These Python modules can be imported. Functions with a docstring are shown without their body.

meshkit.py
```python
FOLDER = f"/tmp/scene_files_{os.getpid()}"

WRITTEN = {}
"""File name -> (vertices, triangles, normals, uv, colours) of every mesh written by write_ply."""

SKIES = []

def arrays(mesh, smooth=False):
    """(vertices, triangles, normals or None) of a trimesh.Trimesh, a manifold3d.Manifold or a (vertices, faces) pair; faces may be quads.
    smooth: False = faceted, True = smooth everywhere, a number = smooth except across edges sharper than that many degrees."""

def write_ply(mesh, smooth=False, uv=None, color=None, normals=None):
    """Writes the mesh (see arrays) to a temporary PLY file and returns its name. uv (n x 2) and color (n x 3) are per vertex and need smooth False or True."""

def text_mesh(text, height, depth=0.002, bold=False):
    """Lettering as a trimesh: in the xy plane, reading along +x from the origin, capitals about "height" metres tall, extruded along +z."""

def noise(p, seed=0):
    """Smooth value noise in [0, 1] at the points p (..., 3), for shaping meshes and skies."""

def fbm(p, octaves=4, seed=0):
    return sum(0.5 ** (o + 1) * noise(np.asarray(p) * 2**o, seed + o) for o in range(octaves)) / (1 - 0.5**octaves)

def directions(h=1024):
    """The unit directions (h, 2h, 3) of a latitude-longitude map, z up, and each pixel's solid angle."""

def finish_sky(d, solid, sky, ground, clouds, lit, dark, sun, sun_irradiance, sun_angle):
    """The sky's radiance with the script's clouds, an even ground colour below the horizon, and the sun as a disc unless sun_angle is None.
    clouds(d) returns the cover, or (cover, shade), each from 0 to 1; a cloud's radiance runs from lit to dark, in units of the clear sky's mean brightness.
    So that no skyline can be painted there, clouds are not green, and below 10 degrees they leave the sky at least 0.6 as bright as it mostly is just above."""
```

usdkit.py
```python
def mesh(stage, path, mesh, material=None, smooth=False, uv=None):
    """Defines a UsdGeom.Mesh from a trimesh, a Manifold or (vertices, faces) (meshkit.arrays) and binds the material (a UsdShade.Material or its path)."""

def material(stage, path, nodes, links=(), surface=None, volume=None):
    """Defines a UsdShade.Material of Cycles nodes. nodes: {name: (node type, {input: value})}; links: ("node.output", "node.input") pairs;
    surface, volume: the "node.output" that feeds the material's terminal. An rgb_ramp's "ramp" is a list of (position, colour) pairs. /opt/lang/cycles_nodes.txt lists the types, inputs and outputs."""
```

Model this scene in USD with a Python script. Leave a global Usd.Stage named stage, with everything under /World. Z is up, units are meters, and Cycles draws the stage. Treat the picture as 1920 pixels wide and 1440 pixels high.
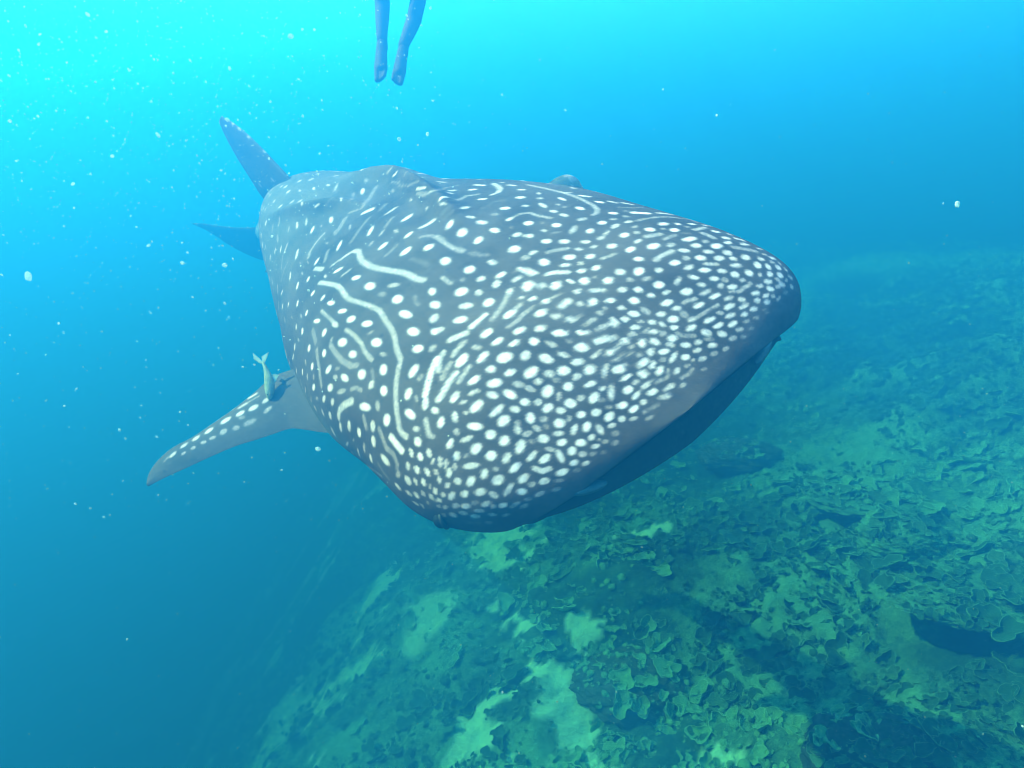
import math, random
import numpy as np, trimesh, usdkit
import meshkit
from scipy.interpolate import PchipInterpolator, CubicSpline
from scipy.spatial import cKDTree
from scipy.spatial.transform import Rotation
from pxr import Usd, UsdGeom, UsdLux, UsdShade, Gf, Sdf, Vt

stage = Usd.Stage.CreateInMemory()
UsdGeom.SetStageUpAxis(stage, UsdGeom.Tokens.z)
UsdGeom.SetStageMetersPerUnit(stage, 1.0)
UsdGeom.Xform.Define(stage, '/World')
UsdGeom.Scope.Define(stage, '/World/Looks')
W = '/World/'
LK = '/World/Looks/'

# ------------------------------------------------------------------ camera, sky, sun, exposure
PITCH, HFOV, CAM = -12.0, 75.0, np.array([0.0, 0.0, -2.8])
EXPOSURE = 5.3
SKY_STRENGTH = 0.11
SUN_INTENSITY = 1.1
SUN_DIR = np.array([-0.74, 0.04, 0.68]); SUN_DIR /= np.linalg.norm(SUN_DIR)
WATER = dict(density=0.38, color=(0.008, 0.130, 0.72), absorption_color=(0.13, 0.31, 0.92), anisotropy=0.38)

camera = UsdGeom.Camera.Define(stage, W + 'camera')
camera.CreateHorizontalApertureAttr(36.0)
camera.CreateVerticalApertureAttr(27.0)
camera.CreateFocalLengthAttr(18.0 / math.tan(math.radians(HFOV / 2)))
camera.CreateClippingRangeAttr(Gf.Vec2f(0.05, 1000.0))
camera.CreateExposureAttr(EXPOSURE)
_m = Gf.Matrix4d().SetRotate(Gf.Rotation(Gf.Vec3d(1, 0, 0), 90 + PITCH))
_m.SetTranslateOnly(Gf.Vec3d(*CAM))
camera.AddTransformOp().Set(_m)
_p = math.radians(PITCH)
CAM_R = np.array([[1, 0, 0], [0, -math.sin(_p), -math.cos(_p)], [0, math.cos(_p), -math.sin(_p)]])   # camera axes (right, up, back) as columns

sun_el, sun_rot = math.asin(SUN_DIR[2]), math.atan2(SUN_DIR[0], SUN_DIR[1])
sky_mat = usdkit.material(stage, LK + 'sky_look', {
    's': ('sky_texture', dict(sky_type='single_scattering', sun_disc=False, sun_elevation=sun_el, sun_rotation=sun_rot)),
    'b': ('background_shader', dict(strength=SKY_STRENGTH))}, [('s.color', 'b.color')], surface='b.background')
dome = UsdLux.DomeLight.Define(stage, W + 'sky')
UsdShade.MaterialBindingAPI.Apply(dome.GetPrim()).Bind(sky_mat)
sun = UsdLux.DistantLight.Define(stage, W + 'sun')
sun.CreateIntensityAttr(SUN_INTENSITY)
sun.CreateAngleAttr(0.5)
sun.CreateNormalizeAttr(True)
sun.CreateColorAttr(Gf.Vec3f(1.0, 0.94, 0.92))
_s = Gf.Matrix4d().SetRotate(Gf.Rotation(Gf.Vec3d(0, 0, 1), Gf.Vec3d(*map(float, SUN_DIR))))
sun.AddTransformOp().Set(_s)

# ------------------------------------------------------------------ helpers
_used = {}


def numbered(name):
    k = _used.get(name, 0)
    _used[name] = k + 1
    return name if k == 0 else f'{name}_{k:03d}'


def data(prim, **kw):
    for k, v in kw.items():
        if v:
            prim.SetCustomDataByKey(k, v)
    return prim


def thing(name, label, category, group=None, kind=None, matrix=None, loc=None):
    x = UsdGeom.Xform.Define(stage, W + numbered(name))
    if matrix is not None:
        x.AddTransformOp().Set(Gf.Matrix4d(*np.asarray(matrix, float).T.ravel().tolist()))
    elif loc is not None:
        x.AddTranslateOp().Set(Gf.Vec3d(*map(float, loc)))
    return data(x.GetPrim(), label=label, category=category, group=group, kind=kind)


def part(parent, name, mesh, mat, smooth=True, attrs=None, label=None):
    path = str(parent.GetPath()) + '/'
    n, k = name, 0
    while stage.GetPrimAtPath(path + n):
        k += 1
        n = f'{name}_{k:03d}'
    m = usdkit.mesh(stage, path + n, mesh, mat, smooth=smooth)
    for a, v in (attrs or {}).items():
        UsdGeom.PrimvarsAPI(m).CreatePrimvar(a, Sdf.ValueTypeNames.FloatArray, 'vertex').Set(Vt.FloatArray.FromNumpy(np.asarray(v, np.float32)))
    if label:
        m.GetPrim().SetCustomDataByKey('label', label)
    return m.GetPrim()


def top_mesh(name, mesh, mat, smooth=True, attrs=None, **kw):
    m = usdkit.mesh(stage, W + numbered(name), mesh, mat, smooth=smooth)
    for a, v in (attrs or {}).items():
        UsdGeom.PrimvarsAPI(m).CreatePrimvar(a, Sdf.ValueTypeNames.FloatArray, 'vertex').Set(Vt.FloatArray.FromNumpy(np.asarray(v, np.float32)))
    return data(m.GetPrim(), **kw)


def sstep(x, a, b):
    t = np.clip((np.asarray(x, float) - a) / (b - a), 0, 1)
    return t * t * (3 - 2 * t)


def grid_faces(n, m, wrap=True):
    """Quads of an n x m grid as triangles; wrap joins the last column to the first."""
    i, j = np.meshgrid(np.arange(n - 1), np.arange(m if wrap else m - 1), indexing='ij')
    a, b = i * m + j, i * m + (j + 1) % m
    c, d = (i + 1) * m + (j + 1) % m, (i + 1) * m + j
    return np.vstack([np.stack([a, b, c], -1).reshape(-1, 3), np.stack([a, c, d], -1).reshape(-1, 3)])


def capped(G):
    """A closed loft of rings G (n x m x 3) with fans at both ends."""
    n, m = G.shape[:2]
    v = np.vstack([G.reshape(-1, 3), G[0].mean(0), G[-1].mean(0)])
    j = np.arange(m)
    f = np.vstack([grid_faces(n, m), np.stack([np.full(m, n * m), (j + 1) % m, j], -1), np.stack([np.full(m, n * m + 1), (n - 1) * m + j, (n - 1) * m + (j + 1) % m], -1)])
    return outward(v, f)


def outward(v, f):
    t = v[f]
    vol = np.einsum('ij,ij->i', t[:, 0], np.cross(t[:, 1], t[:, 2])).sum()
    return v, (f if vol > 0 else f[:, ::-1])


# ------------------------------------------------------------------ materials
def plain(name, color, rough=0.6, spec=0.25, var=0.25, scale=14.0, bump=0.0, bscale=60.0):
    nodes = {
        'g': ('texture_coordinate', {}),
        'n': ('noise_texture', dict(scale=scale, detail=5.0, roughness=0.6)),
        'r': ('rgb_ramp', {'ramp': [(0.25, tuple(c * (1 - var) for c in color)), (0.75, tuple(min(1, c * (1 + var)) for c in color))]}),
        'p': ('principled_bsdf', dict(roughness=rough, specular_ior_level=spec))}
    links = [('g.object', 'n.vector'), ('n.fac', 'r.fac'), ('r.color', 'p.base_color')]
    if bump:
        nodes['bn'] = ('noise_texture', dict(scale=bscale, detail=4.0, roughness=0.6))
        nodes['b'] = ('bump', dict(strength=bump, distance=0.02))
        links += [('g.object', 'bn.vector'), ('bn.fac', 'b.height'), ('b.normal', 'p.normal')]
    return usdkit.material(stage, LK + name, nodes, links, surface='p.BSDF')


def skin(name, dark, light, pale):
    """Whale shark skin: dark slate with soft mottling, pale marks (primvar mark) and a pale underside with painted-in sun and haze (primvar belly)."""
    nodes = {
        'tc': ('texture_coordinate', {}),
        'n1': ('noise_texture', dict(scale=3.2, detail=5.0, roughness=0.62)),
        'r1': ('rgb_ramp', {'ramp': [(0.3, tuple(c * 0.55 for c in dark)), (0.7, tuple(c * 1.65 for c in dark))]}),
        'n2': ('noise_texture', dict(scale=130.0, detail=3.0, roughness=0.7)),
        'at': ('attribute', dict(attribute='mark')),
        'be': ('attribute', dict(attribute='belly_haze')),
        'inv': ('math', dict(math_type='subtract', value1=1.0)),
        'mm': ('math', dict(math_type='multiply')),
        'nc': ('math', dict(math_type='subtract', value2=0.5)),
        'nm': ('math', dict(math_type='multiply')),
        'ns': ('math', dict(math_type='multiply_add', value2=4.0)),
        'cl': ('clamp', dict(min=0.0, max=1.0)),
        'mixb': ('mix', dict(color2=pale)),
        'rl': ('rgb_ramp', {'ramp': [(0.3, tuple(c * 0.70 for c in light)), (0.62, tuple(c * 1.15 for c in light))]}),
        'mix': ('mix', {}),
        'n3': ('noise_texture', dict(scale=42.0, detail=6.0, roughness=0.65)),
        'bp': ('bump', dict(strength=0.25, distance=0.012)),
        'p': ('principled_bsdf', dict(roughness=0.7, specular_ior_level=0.06))}
    links = [('tc.object', 'n1.vector'), ('n1.fac', 'r1.fac'), ('tc.object', 'n2.vector'), ('at.fac', 'inv.value2'), ('at.fac', 'mm.value1'), ('inv.value', 'mm.value2'),
             ('n2.fac', 'nc.value1'), ('nc.value', 'nm.value1'), ('mm.value', 'nm.value2'), ('nm.value', 'ns.value1'), ('at.fac', 'ns.value3'), ('ns.value', 'cl.value'),
             ('r1.color', 'mixb.color1'), ('be.fac', 'mixb.fac'), ('mixb.color', 'mix.color1'), ('cl.result', 'mix.fac'), ('mix.color', 'p.base_color'), ('n3.fac', 'rl.fac'), ('rl.color', 'mix.color2'),
             ('tc.object', 'n3.vector'), ('n3.fac', 'bp.height'), ('bp.normal', 'p.normal')]
    return usdkit.material(stage, LK + name, nodes, links, surface='p.BSDF')


SKIN = skin('shark_skin', (0.052, 0.030, 0.030), (0.58, 0.355, 0.36), (0.36, 0.30, 0.26))
JAW = plain('shaded_jaw_skin', (0.010, 0.012, 0.018), 0.6, 0.2, 0.35, 9.0, 0.2, 40.0)  # shade under the lip is put into this colour, darker than the body
FLAP = plain('flap_skin', (0.035, 0.045, 0.05), 0.6, 0.2, 0.3, 40.0)
EYE = plain('eye_dark', (0.006, 0.007, 0.008), 0.7, 0.05, 0.1)
EYELID = plain('eyelid_skin', (0.012, 0.014, 0.016), 0.6, 0.2, 0.2)

# ------------------------------------------------------------------ the water body
w_mat = usdkit.material(stage, LK + 'sea_water', {'v': ('principled_volume', WATER)}, [], volume='v.volume')
BOX = ((-62.0, 62.0), (-40.0, 92.0), (-27.0, 4.6))
_b = trimesh.creation.box([a[1] - a[0] for a in BOX])
_b.apply_translation([(a[0] + a[1]) / 2 for a in BOX])
top_mesh('haze', _b, w_mat, smooth=False, kind='stuff', label='clear blue sea water filling the whole view', category='water')

# ------------------------------------------------------------------ sea bed: a reef slope that rises to the right and drops away to the left
_prof = PchipInterpolator([-60, -40, -20, -9, -5, -2.6, 0, 3.3, 8, 12, 30, 60], [-21.5, -20.5, -16.5, -13.2, -9.4, -6.2, -4.25, -3.45, -1.45, -.4, .1, .4])


def bed_height(x, y):
    x, y = np.asarray(x, float), np.asarray(y, float)
    u = x + .14 * (y - 6)
    p = np.stack([x, y, np.zeros_like(x)], -1)
    n1 = meshkit.fbm(p * .55 + 3.1, 3, 4) - .5
    n2 = meshkit.fbm(p * 1.7 + 9.7, 3, 8) - .5
    ridge = 1 - np.abs(2 * meshkit.fbm(p * np.array([.55, .8, 1]) + 21.3, 2, 15) - 1)
    return _prof(u) - 2.8 + .85 * n1 + .34 * n2 + .30 * (ridge - .6)


def axis_cells(lo, a, b, hi, step, n):
    k = np.linspace(0, 1, n + 1)[1:] ** 2
    return np.concatenate([(a - (a - lo) * k)[::-1], np.arange(a, b, step), b + (hi - b) * k])


gx = axis_cells(-60, -6.5, 9.5, 60, .055, 34)
gy = axis_cells(-38, 1.5, 15, 90, .055, 34)
XX, YY = np.meshgrid(gx, gy, indexing='ij')
PP = np.stack([XX, YY, np.zeros_like(XX)], -1)
ZZ = bed_height(XX, YY)
near = sstep(XX, -9, -6) * (1 - sstep(XX, 9, 12)) * sstep(YY, 0, 2) * (1 - sstep(YY, 14, 18))
ZZ = ZZ + near * (.16 * (meshkit.fbm(PP * 4.6, 3, 31) - .5) + .10 * (meshkit.fbm(PP * 13., 2, 37) - .5))
# pale sand that has settled in hollows of the reef
SAND = [((0.037, 8.676), .55), ((-2.249, 7.793), .50), ((0.502, 5.380), .42), ((-0.340, 5.247), .32), ((0.143, 6.447), .22), ((1.916, 8.449), .22), ((0.719, 6.507), .16), ((-2.053, 9.828), .30), ((-2.216, 6.484), .25), ((1.681, 4.648), .20), ((1.515, 8.408), .3)]
warp = (meshkit.fbm(PP * 2.2 + 50, 5, 41) - .5) + .45 * (meshkit.fbm(PP * 9 + 5, 3, 44) - .5)
sand = np.zeros_like(XX)
for (sx_, sy_), r in SAND:
    sand = np.maximum(sand, 1 - sstep(np.hypot((XX - sx_) * 1.15, (YY - sy_) * .6) + warp * (r * 2.2 + .5), r * .55, r * .85))
sand = np.maximum(sand, .75 * sstep(meshkit.fbm(PP * .9 + 70, 4, 43), .60, .68) * (1 - sstep(XX, .2, 1.5)))
reef = meshkit.fbm(PP * .8 + 80, 4, 47)
bed_mat = usdkit.material(stage, LK + 'reef_bed', {
    'tc': ('texture_coordinate', {}),
    'sa': ('attribute', dict(attribute='sand')), 're': ('attribute', dict(attribute='reef')),
    'n': ('noise_texture', dict(scale=7.0, detail=8.0, roughness=0.68)),
    'n2': ('noise_texture', dict(scale=34.0, detail=5.0, roughness=0.7)),
    'v': ('voronoi_texture', dict(scale=9.0)),
    'ad': ('math', dict(math_type='multiply_add', value2=0.55)),
    'ad2': ('math', dict(math_type='multiply_add', value2=0.40)),
    'r': ('rgb_ramp', {'ramp': [(0.48, (.015, .058, .034)), (0.68, (.031, .105, .056)), (0.86, (.080, .225, .12)), (1.0, (.145, .39, .21))]}),
    'rs': ('rgb_ramp', {'ramp': [(0.3, (.36, .74, .60)), (0.7, (.48, .90, .74))]}),
    'mx': ('mix', {}), 'nb': ('bump', dict(strength=0.8, distance=0.04)),
    'p': ('principled_bsdf', dict(roughness=0.9, specular_ior_level=0.1))},
    [('tc.object', 'n.vector'), ('tc.object', 'n2.vector'), ('n.fac', 'ad.value1'), ('re.fac', 'ad.value3'), ('n2.fac', 'ad2.value1'), ('ad.value', 'ad2.value3'),
     ('ad2.value', 'r.fac'), ('n2.fac', 'rs.fac'), ('r.color', 'mx.color1'), ('rs.color', 'mx.color2'), ('sa.fac', 'mx.fac'), ('mx.color', 'p.base_color'),
     ('n2.fac', 'nb.height'), ('nb.normal', 'p.normal')], surface='p.BSDF')
bed_v = np.stack([XX, YY, ZZ], -1).reshape(-1, 3)
bed_f = grid_faces(len(gx), len(gy), wrap=False)
if np.cross(*(bed_v[bed_f[0]][1:] - bed_v[bed_f[0]][0]))[2] < 0:
    bed_f = bed_f[:, ::-1]
top_mesh('seabed', (bed_v, bed_f), bed_mat, True, {'sand': sand.ravel(), 'reef': reef.ravel() - .10}, kind='structure', label='reef slope of rubble and sand rising to the right', category='seabed')

# ------------------------------------------------------------------ corals
def coral_look(name, c, rim):
    return (plain(name, c, .85, .12, .45, 16.0, .5, 70.0), plain(name + '_edge', rim, .8, .12, .2, 20.0))


OLIVE = coral_look('olive_coral', (.034, .12, .060), (.12, .33, .20))
TAN = coral_look('tan_coral', (.072, .20, .098), (.17, .42, .25))
PALE = coral_look('pale_coral', (.145, .38, .20), (.25, .60, .38))
DARK = plain('dark_coral', (.034, .055, .042), .9, .08, .4, 7.0, .7, 40.0)
MOUND = plain('mound_coral', (.095, .26, .125), .88, .1, .5, 9.0, .9, 45.0)
MOUND2 = plain('brown_mound_coral', (.056, .088, .048), .88, .1, .55, 9.0, .9, 45.0)


MOUNDS = [
    ('coral_mound', 'pale knobbly coral mound highest on the reef slope at right', (4.066, 6.468), (.44, .36, .22), MOUND, 3, .42),
    ('coral_ledge', 'long pale coral ledge behind the knobbly mound at right', (4.376, 7.364), (.85, .55, .09), MOUND, 5, .42),
    ('coral_ledge', 'broad tan coral ledge at the right edge of the picture', (4.021, 5.272), (.80, .62, .075), MOUND, 7, .40),
    ('coral_boulder', 'dark rounded coral head at the bottom right', (2.558, 4.040), (.50, .40, .26), DARK, 11, .42),
    ('coral_mound', 'brown coral mound just right of the whale shark\'s mouth', (3.461, 9.614), (.65, .50, .26), MOUND2, 17, .45),
    ('coral_mound', 'pale green coral mound at the bottom right corner', (3.201, 3.959), (.40, .34, .20), MOUND, 19, .42),
    ('coral_mound', 'brown coral mound in the middle of the reef foreground', (1.190, 5.720), (.60, .50, .24), MOUND2, 13, .45)]


def ground_height(x, y):
    """Sea bed with the big coral heads on it."""
    h = bed_height(x, y)
    for _, _, c, r, _, _, sink in MOUNDS:
        q = 1 - ((x - c[0]) / r[0]) ** 2 - ((y - c[1]) / r[1]) ** 2
        top = float(bed_height(c[0], c[1])) + r[2] * (1 - 2 * sink) + r[2] * .97 * np.sqrt(np.clip(q, 0, 1))
        h = np.where(q > .02, np.maximum(h, top), h)
    return h


for nm, lab, c, r, mt, sd, sink in MOUNDS:
    s = trimesh.creation.icosphere(5)
    v = np.array(s.vertices)
    d = 1 + .38 * (meshkit.fbm(v * 1.8 + sd, 3, sd) - .5) + .20 * (meshkit.fbm(v * 6.0 + sd, 3, sd + 5) - .5) + .10 * (meshkit.fbm(v * 17. + sd, 2, sd + 9) - .5)
    v = v * d[:, None] * np.array(r)
    z = float(bed_height(c[0], c[1])) + r[2] * (1 - 2 * sink)
    top_mesh(nm, (v + [c[0], c[1], z], np.array(s.faces)), mt, True, label=lab, category='coral')


def plate_mesh(seed, r=1.0, nr=5, na=22):
    """A thin wavy coral plate, cupped upwards; returns the plate and its pale growing edge."""
    g = np.random.default_rng(seed)
    a = np.linspace(0, 2 * math.pi, na, endpoint=False)
    ph = g.uniform(0, 6.28, 6)
    edge = 1 + .22 * np.sin(2 * a + ph[0]) + .15 * np.sin(3 * a + ph[1]) + .10 * np.sin(5 * a + ph[2]) + .05 * np.sin(8 * a + ph[4])
    open_ = .55 * np.clip(np.cos(a - ph[3]), 0, 1) ** 2
    cup = g.uniform(.10, .42)
    rr = np.linspace(.12, 1, nr)
    top = []
    for t in rr:
        R = r * t * edge * (1 - open_ * t)
        z = r * (cup * t ** 2.2 + .07 * t * np.sin(4 * a + ph[4]) + .05 * t * np.sin(7 * a + ph[5]))
        top.append(np.stack([R * np.cos(a), R * np.sin(a), z], -1))
    top = np.array(top)
    bot = top[::-1] * [.97, .97, 1] - [0, 0, .06 * r]
    plate = capped(np.concatenate([top, bot]))
    c, n = top[-1], na
    tube = []
    for k in range(5):
        q = 2 * math.pi * k / 5
        rad = c * [1, 1, 0] / np.linalg.norm(c * [1, 1, 0], axis=1, keepdims=True)
        tube.append(c + rad * math.cos(q) * .030 * r + np.array([0, 0, 1]) * (math.sin(q) * .045 * r - .03 * r))
    T = np.array(tube)                       # 5 x na x 3
    v = T.reshape(-1, 3)
    i, j = np.meshgrid(np.arange(5), np.arange(n), indexing='ij')
    A, B, C, D = i * n + j, i * n + (j + 1) % n, ((i + 1) % 5) * n + (j + 1) % n, ((i + 1) % 5) * n + j
    f = np.vstack([np.stack([A, B, C], -1).reshape(-1, 3), np.stack([A, C, D], -1).reshape(-1, 3)])
    return plate, outward(v, f)


def knob_mesh(seed):
    g = np.random.default_rng(seed)
    s = trimesh.creation.icosphere(2)
    v = np.array(s.vertices)
    v = v * (1 + .75 * (meshkit.fbm(v * 2.3 + g.uniform(0, 50, 3), 3, seed) - .5))[:, None] * [1, .85, .6]
    return v, np.array(s.faces)


def tuft_mesh(seed):
    g = np.random.default_rng(seed)
    ms = []
    for _ in range(11):
        c = trimesh.creation.cone(radius=.13, height=g.uniform(.7, 1.15), sections=5)
        c.apply_transform(trimesh.geometry.align_vectors([0, 0, 1], np.array([g.normal(0, .55), g.normal(0, .55), .8])))
        ms.append(c)
    return trimesh.util.concatenate(ms)


rc = np.random.default_rng(5)


def view(P):
    """Picture coordinates (-1..1 across, -.75..0.75 up) and distance of points, only to choose which corals are worth building singly."""
    C = (P - CAM) @ CAM_R
    t = math.tan(math.radians(HFOV / 2))
    return C[:, 0] / np.maximum(-C[:, 2], .01) / t, C[:, 1] / np.maximum(-C[:, 2], .01) / t, -C[:, 2]


def bed_normal(x, y):
    h = .12
    n = np.stack([ground_height(x - h, y) - ground_height(x + h, y), ground_height(x, y - h) - ground_height(x, y + h), np.full(np.shape(x), 2 * h)], -1)
    return n / np.linalg.norm(n, axis=-1, keepdims=True)


NC = 95000
cx, cy = rc.uniform(-6, 10.5, NC), rc.uniform(1.2, 15, NC)
cz = ground_height(cx, cy)
vx, vy, vd = view(np.stack([cx, cy, cz], -1))
from scipy.interpolate import RegularGridInterpolator
sand_at = RegularGridInterpolator((gx, gy), sand, bounds_error=False, fill_value=0)
dens = meshkit.fbm(np.stack([cx, cy, cx * 0], -1) * .75 + 33, 3, 61)
keep = (vd > 1.5) & (np.abs(vx) < 1.35) & (np.abs(vy) < 1.0) & (sand_at(np.stack([cx, cy], -1)) < .45 + .5 * (rc.random(NC) < .12)) & (rc.random(NC) < sstep(dens, .22, .5) * (.35 + .65 * sstep(cx, -1.5, 1.5)) + .08)
cx, cy, cz, vx, vy, vd = (q[keep] for q in (cx, cy, cz, vx, vy, vd))
size = rc.lognormal(math.log(.026), .62, len(cx)).clip(.014, .115)
nrm = bed_normal(cx, cy)
tilt = nrm * .75 + np.stack([rc.normal(-.15, .45, len(cx)), rc.normal(-.20, .45, len(cx)), np.full(len(cx), .35)], -1)
tilt /= np.linalg.norm(tilt, axis=1, keepdims=True)
spin = rc.uniform(0, 360, len(cx))
patch = meshkit.fbm(np.stack([cx, cy, cx * 0], -1) * .9 + 12, 3, 71) + rc.normal(0, .06, len(cx))
tone = np.digitize(patch, [.50, .585])                      # 0 olive, 1 tan, 2 pale
in_view = (np.abs(vx) < .99) & (np.abs(vy) < .74)
shows = np.where(in_view, size / vd, 0)
single = set(np.argsort(-shows)[:285].tolist())


def turn(n, s):
    R, _ = Rotation.align_vectors([n], [[0, 0, 1]])
    return R * Rotation.from_euler('z', s, degrees=True)


plates = [plate_mesh(100 + q) for q in range(9)]
first = {}
ZONES = ('at the lower left, beside the sand patches', 'in the middle foreground below the shark', 'in the right foreground', 'on the far slope to the right of the shark')
tones = ('olive', 'tan', 'pale')


def zone(i):
    if vd[i] > 7.5:
        return 3 if vx[i] > .1 else 0
    return 0 if vx[i] < -.05 else (1 if vx[i] < .42 else 2)


rest = {}
for i in range(len(cx)):
    var, tn = int(rc.integers(9)), int(tone[i])
    q = turn(tilt[i], spin[i])
    pos = np.array([cx[i], cy[i], cz[i]]) + nrm[i] * size[i] * .25
    if i in single:
        M = np.eye(4)
        M[:3, :3] = q.as_matrix() * size[i]
        M[:3, 3] = pos
        zn = ZONES[zone(i)]
        nm, lab, grp = f'{tones[tn]}_plate_coral', f'thin {tones[tn]} plate coral {zn}', f'{tones[tn]} plate corals {zn}'
        o = thing(nm, lab, 'coral', grp, matrix=M)
        if (var, tn) in first:
            o.GetReferences().AddInternalReference(first[(var, tn)])
            o.SetInstanceable(True)
            o.SetCustomDataByKey('label', lab)
            o.SetCustomDataByKey('group', grp)
        else:
            first[(var, tn)] = o.GetPath()
            part(o, 'plate', plates[var][0], (OLIVE, TAN, PALE)[tn][0], 50)
            part(o, 'pale_edge', plates[var][1], (OLIVE, TAN, PALE)[tn][1], True)
    else:
        kind = 0 if rc.random() < .50 else (1 if rc.random() < .6 else 2)
        rest.setdefault((kind, var if kind == 0 else var % 3, tn), []).append((pos, q.as_quat(), size[i] * (1 if kind == 0 else .62)))

field = UsdGeom.PointInstancer.Define(stage, W + 'coral_field')
data(field.GetPrim(), kind='stuff', label='mass of small corals and rubble covering the reef slope', category='coral')
pr, pos_, ori_, sca_, idx_ = [], [], [], [], []
for key, items in sorted(rest.items()):
    kind, var, tn = key
    root = UsdGeom.Xform.Define(stage, W + f'coral_field/small_coral_{len(pr):03d}')
    lk = (OLIVE, TAN, PALE)[tn]
    if kind == 0:
        usdkit.mesh(stage, str(root.GetPath()) + '/plate', plates[var][0], lk[0], smooth=50)
        usdkit.mesh(stage, str(root.GetPath()) + '/pale_edge', plates[var][1], lk[1], smooth=True)
    else:
        usdkit.mesh(stage, str(root.GetPath()) + '/clump', knob_mesh(200 + var) if kind == 1 else tuft_mesh(300 + var), lk[0], smooth=True)
    for p_, q_, s_ in items:
        pos_.append(Gf.Vec3f(*map(float, p_)))
        ori_.append(Gf.Quath(float(q_[3]), float(q_[0]), float(q_[1]), float(q_[2])))
        sca_.append(Gf.Vec3f(float(s_)))
        idx_.append(len(pr))
    pr.append(root.GetPath())
field.CreatePrototypesRel().SetTargets(pr)
field.CreateProtoIndicesAttr(Vt.IntArray(idx_))
field.CreatePositionsAttr(Vt.Vec3fArray(pos_))
field.CreateOrientationsAttr(Vt.QuathArray(ori_))
field.CreateScalesAttr(Vt.Vec3fArray(sca_))




# ------------------------------------------------------------------ the whale shark
K = {'R': [[0.78597, -0.49612, -0.36895], [0.56586, 0.33677, 0.75259], [-0.24912, -0.80028, 0.54543]], 't': [0.42728, -0.12966, -1.54286], 'cap': 0.50537, 'capn': 2.24052, 'ez0': 2.99711, 'ez1': 2.2882, 'sx': [0.038, 0.012, 0.05, -0.08], 'sz': [-0.145, -0.004, -0.12, -0.48], 'W': [0.62063, 0.60285, 0.62248, 0.67265, 0.67867, 0.61145, 0.45534, 0.25692, 0.13423, 0.10344], 'T': [0.16764, 0.24905, 0.30985, 0.36959, 0.43263, 0.45802, 0.37862, 0.23079, 0.13893, 0.10722], 'B': [0.02082, 0.06067, 0.1959, 0.38715, 0.48514, 0.47108, 0.39608, 0.2554, 0.13802, 0.09916]}
KY = np.array([0, .3, .7, 1.15, 1.7, 2.3, 3.0, 4.0, 5.2, 6.0])
SY = np.array([0, 1.0, 2.2, 3.4, 4.7, 6.0])
SHARK_R = np.array(K['R'])
SHARK_T = np.array(K['t'])
PW, PT, PB = (PchipInterpolator(KY, K[c]) for c in 'WTB')
SX, SZ = (CubicSpline(SY, np.concatenate([[0, 0], K[c]]), bc_type='natural') for c in ('sx', 'sz'))
HANDLES = [((.49, .19, .05), (.052, -.034, 0), .20), ((.37, 2.52, .24), (0, 0, .055), .24)]
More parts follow.
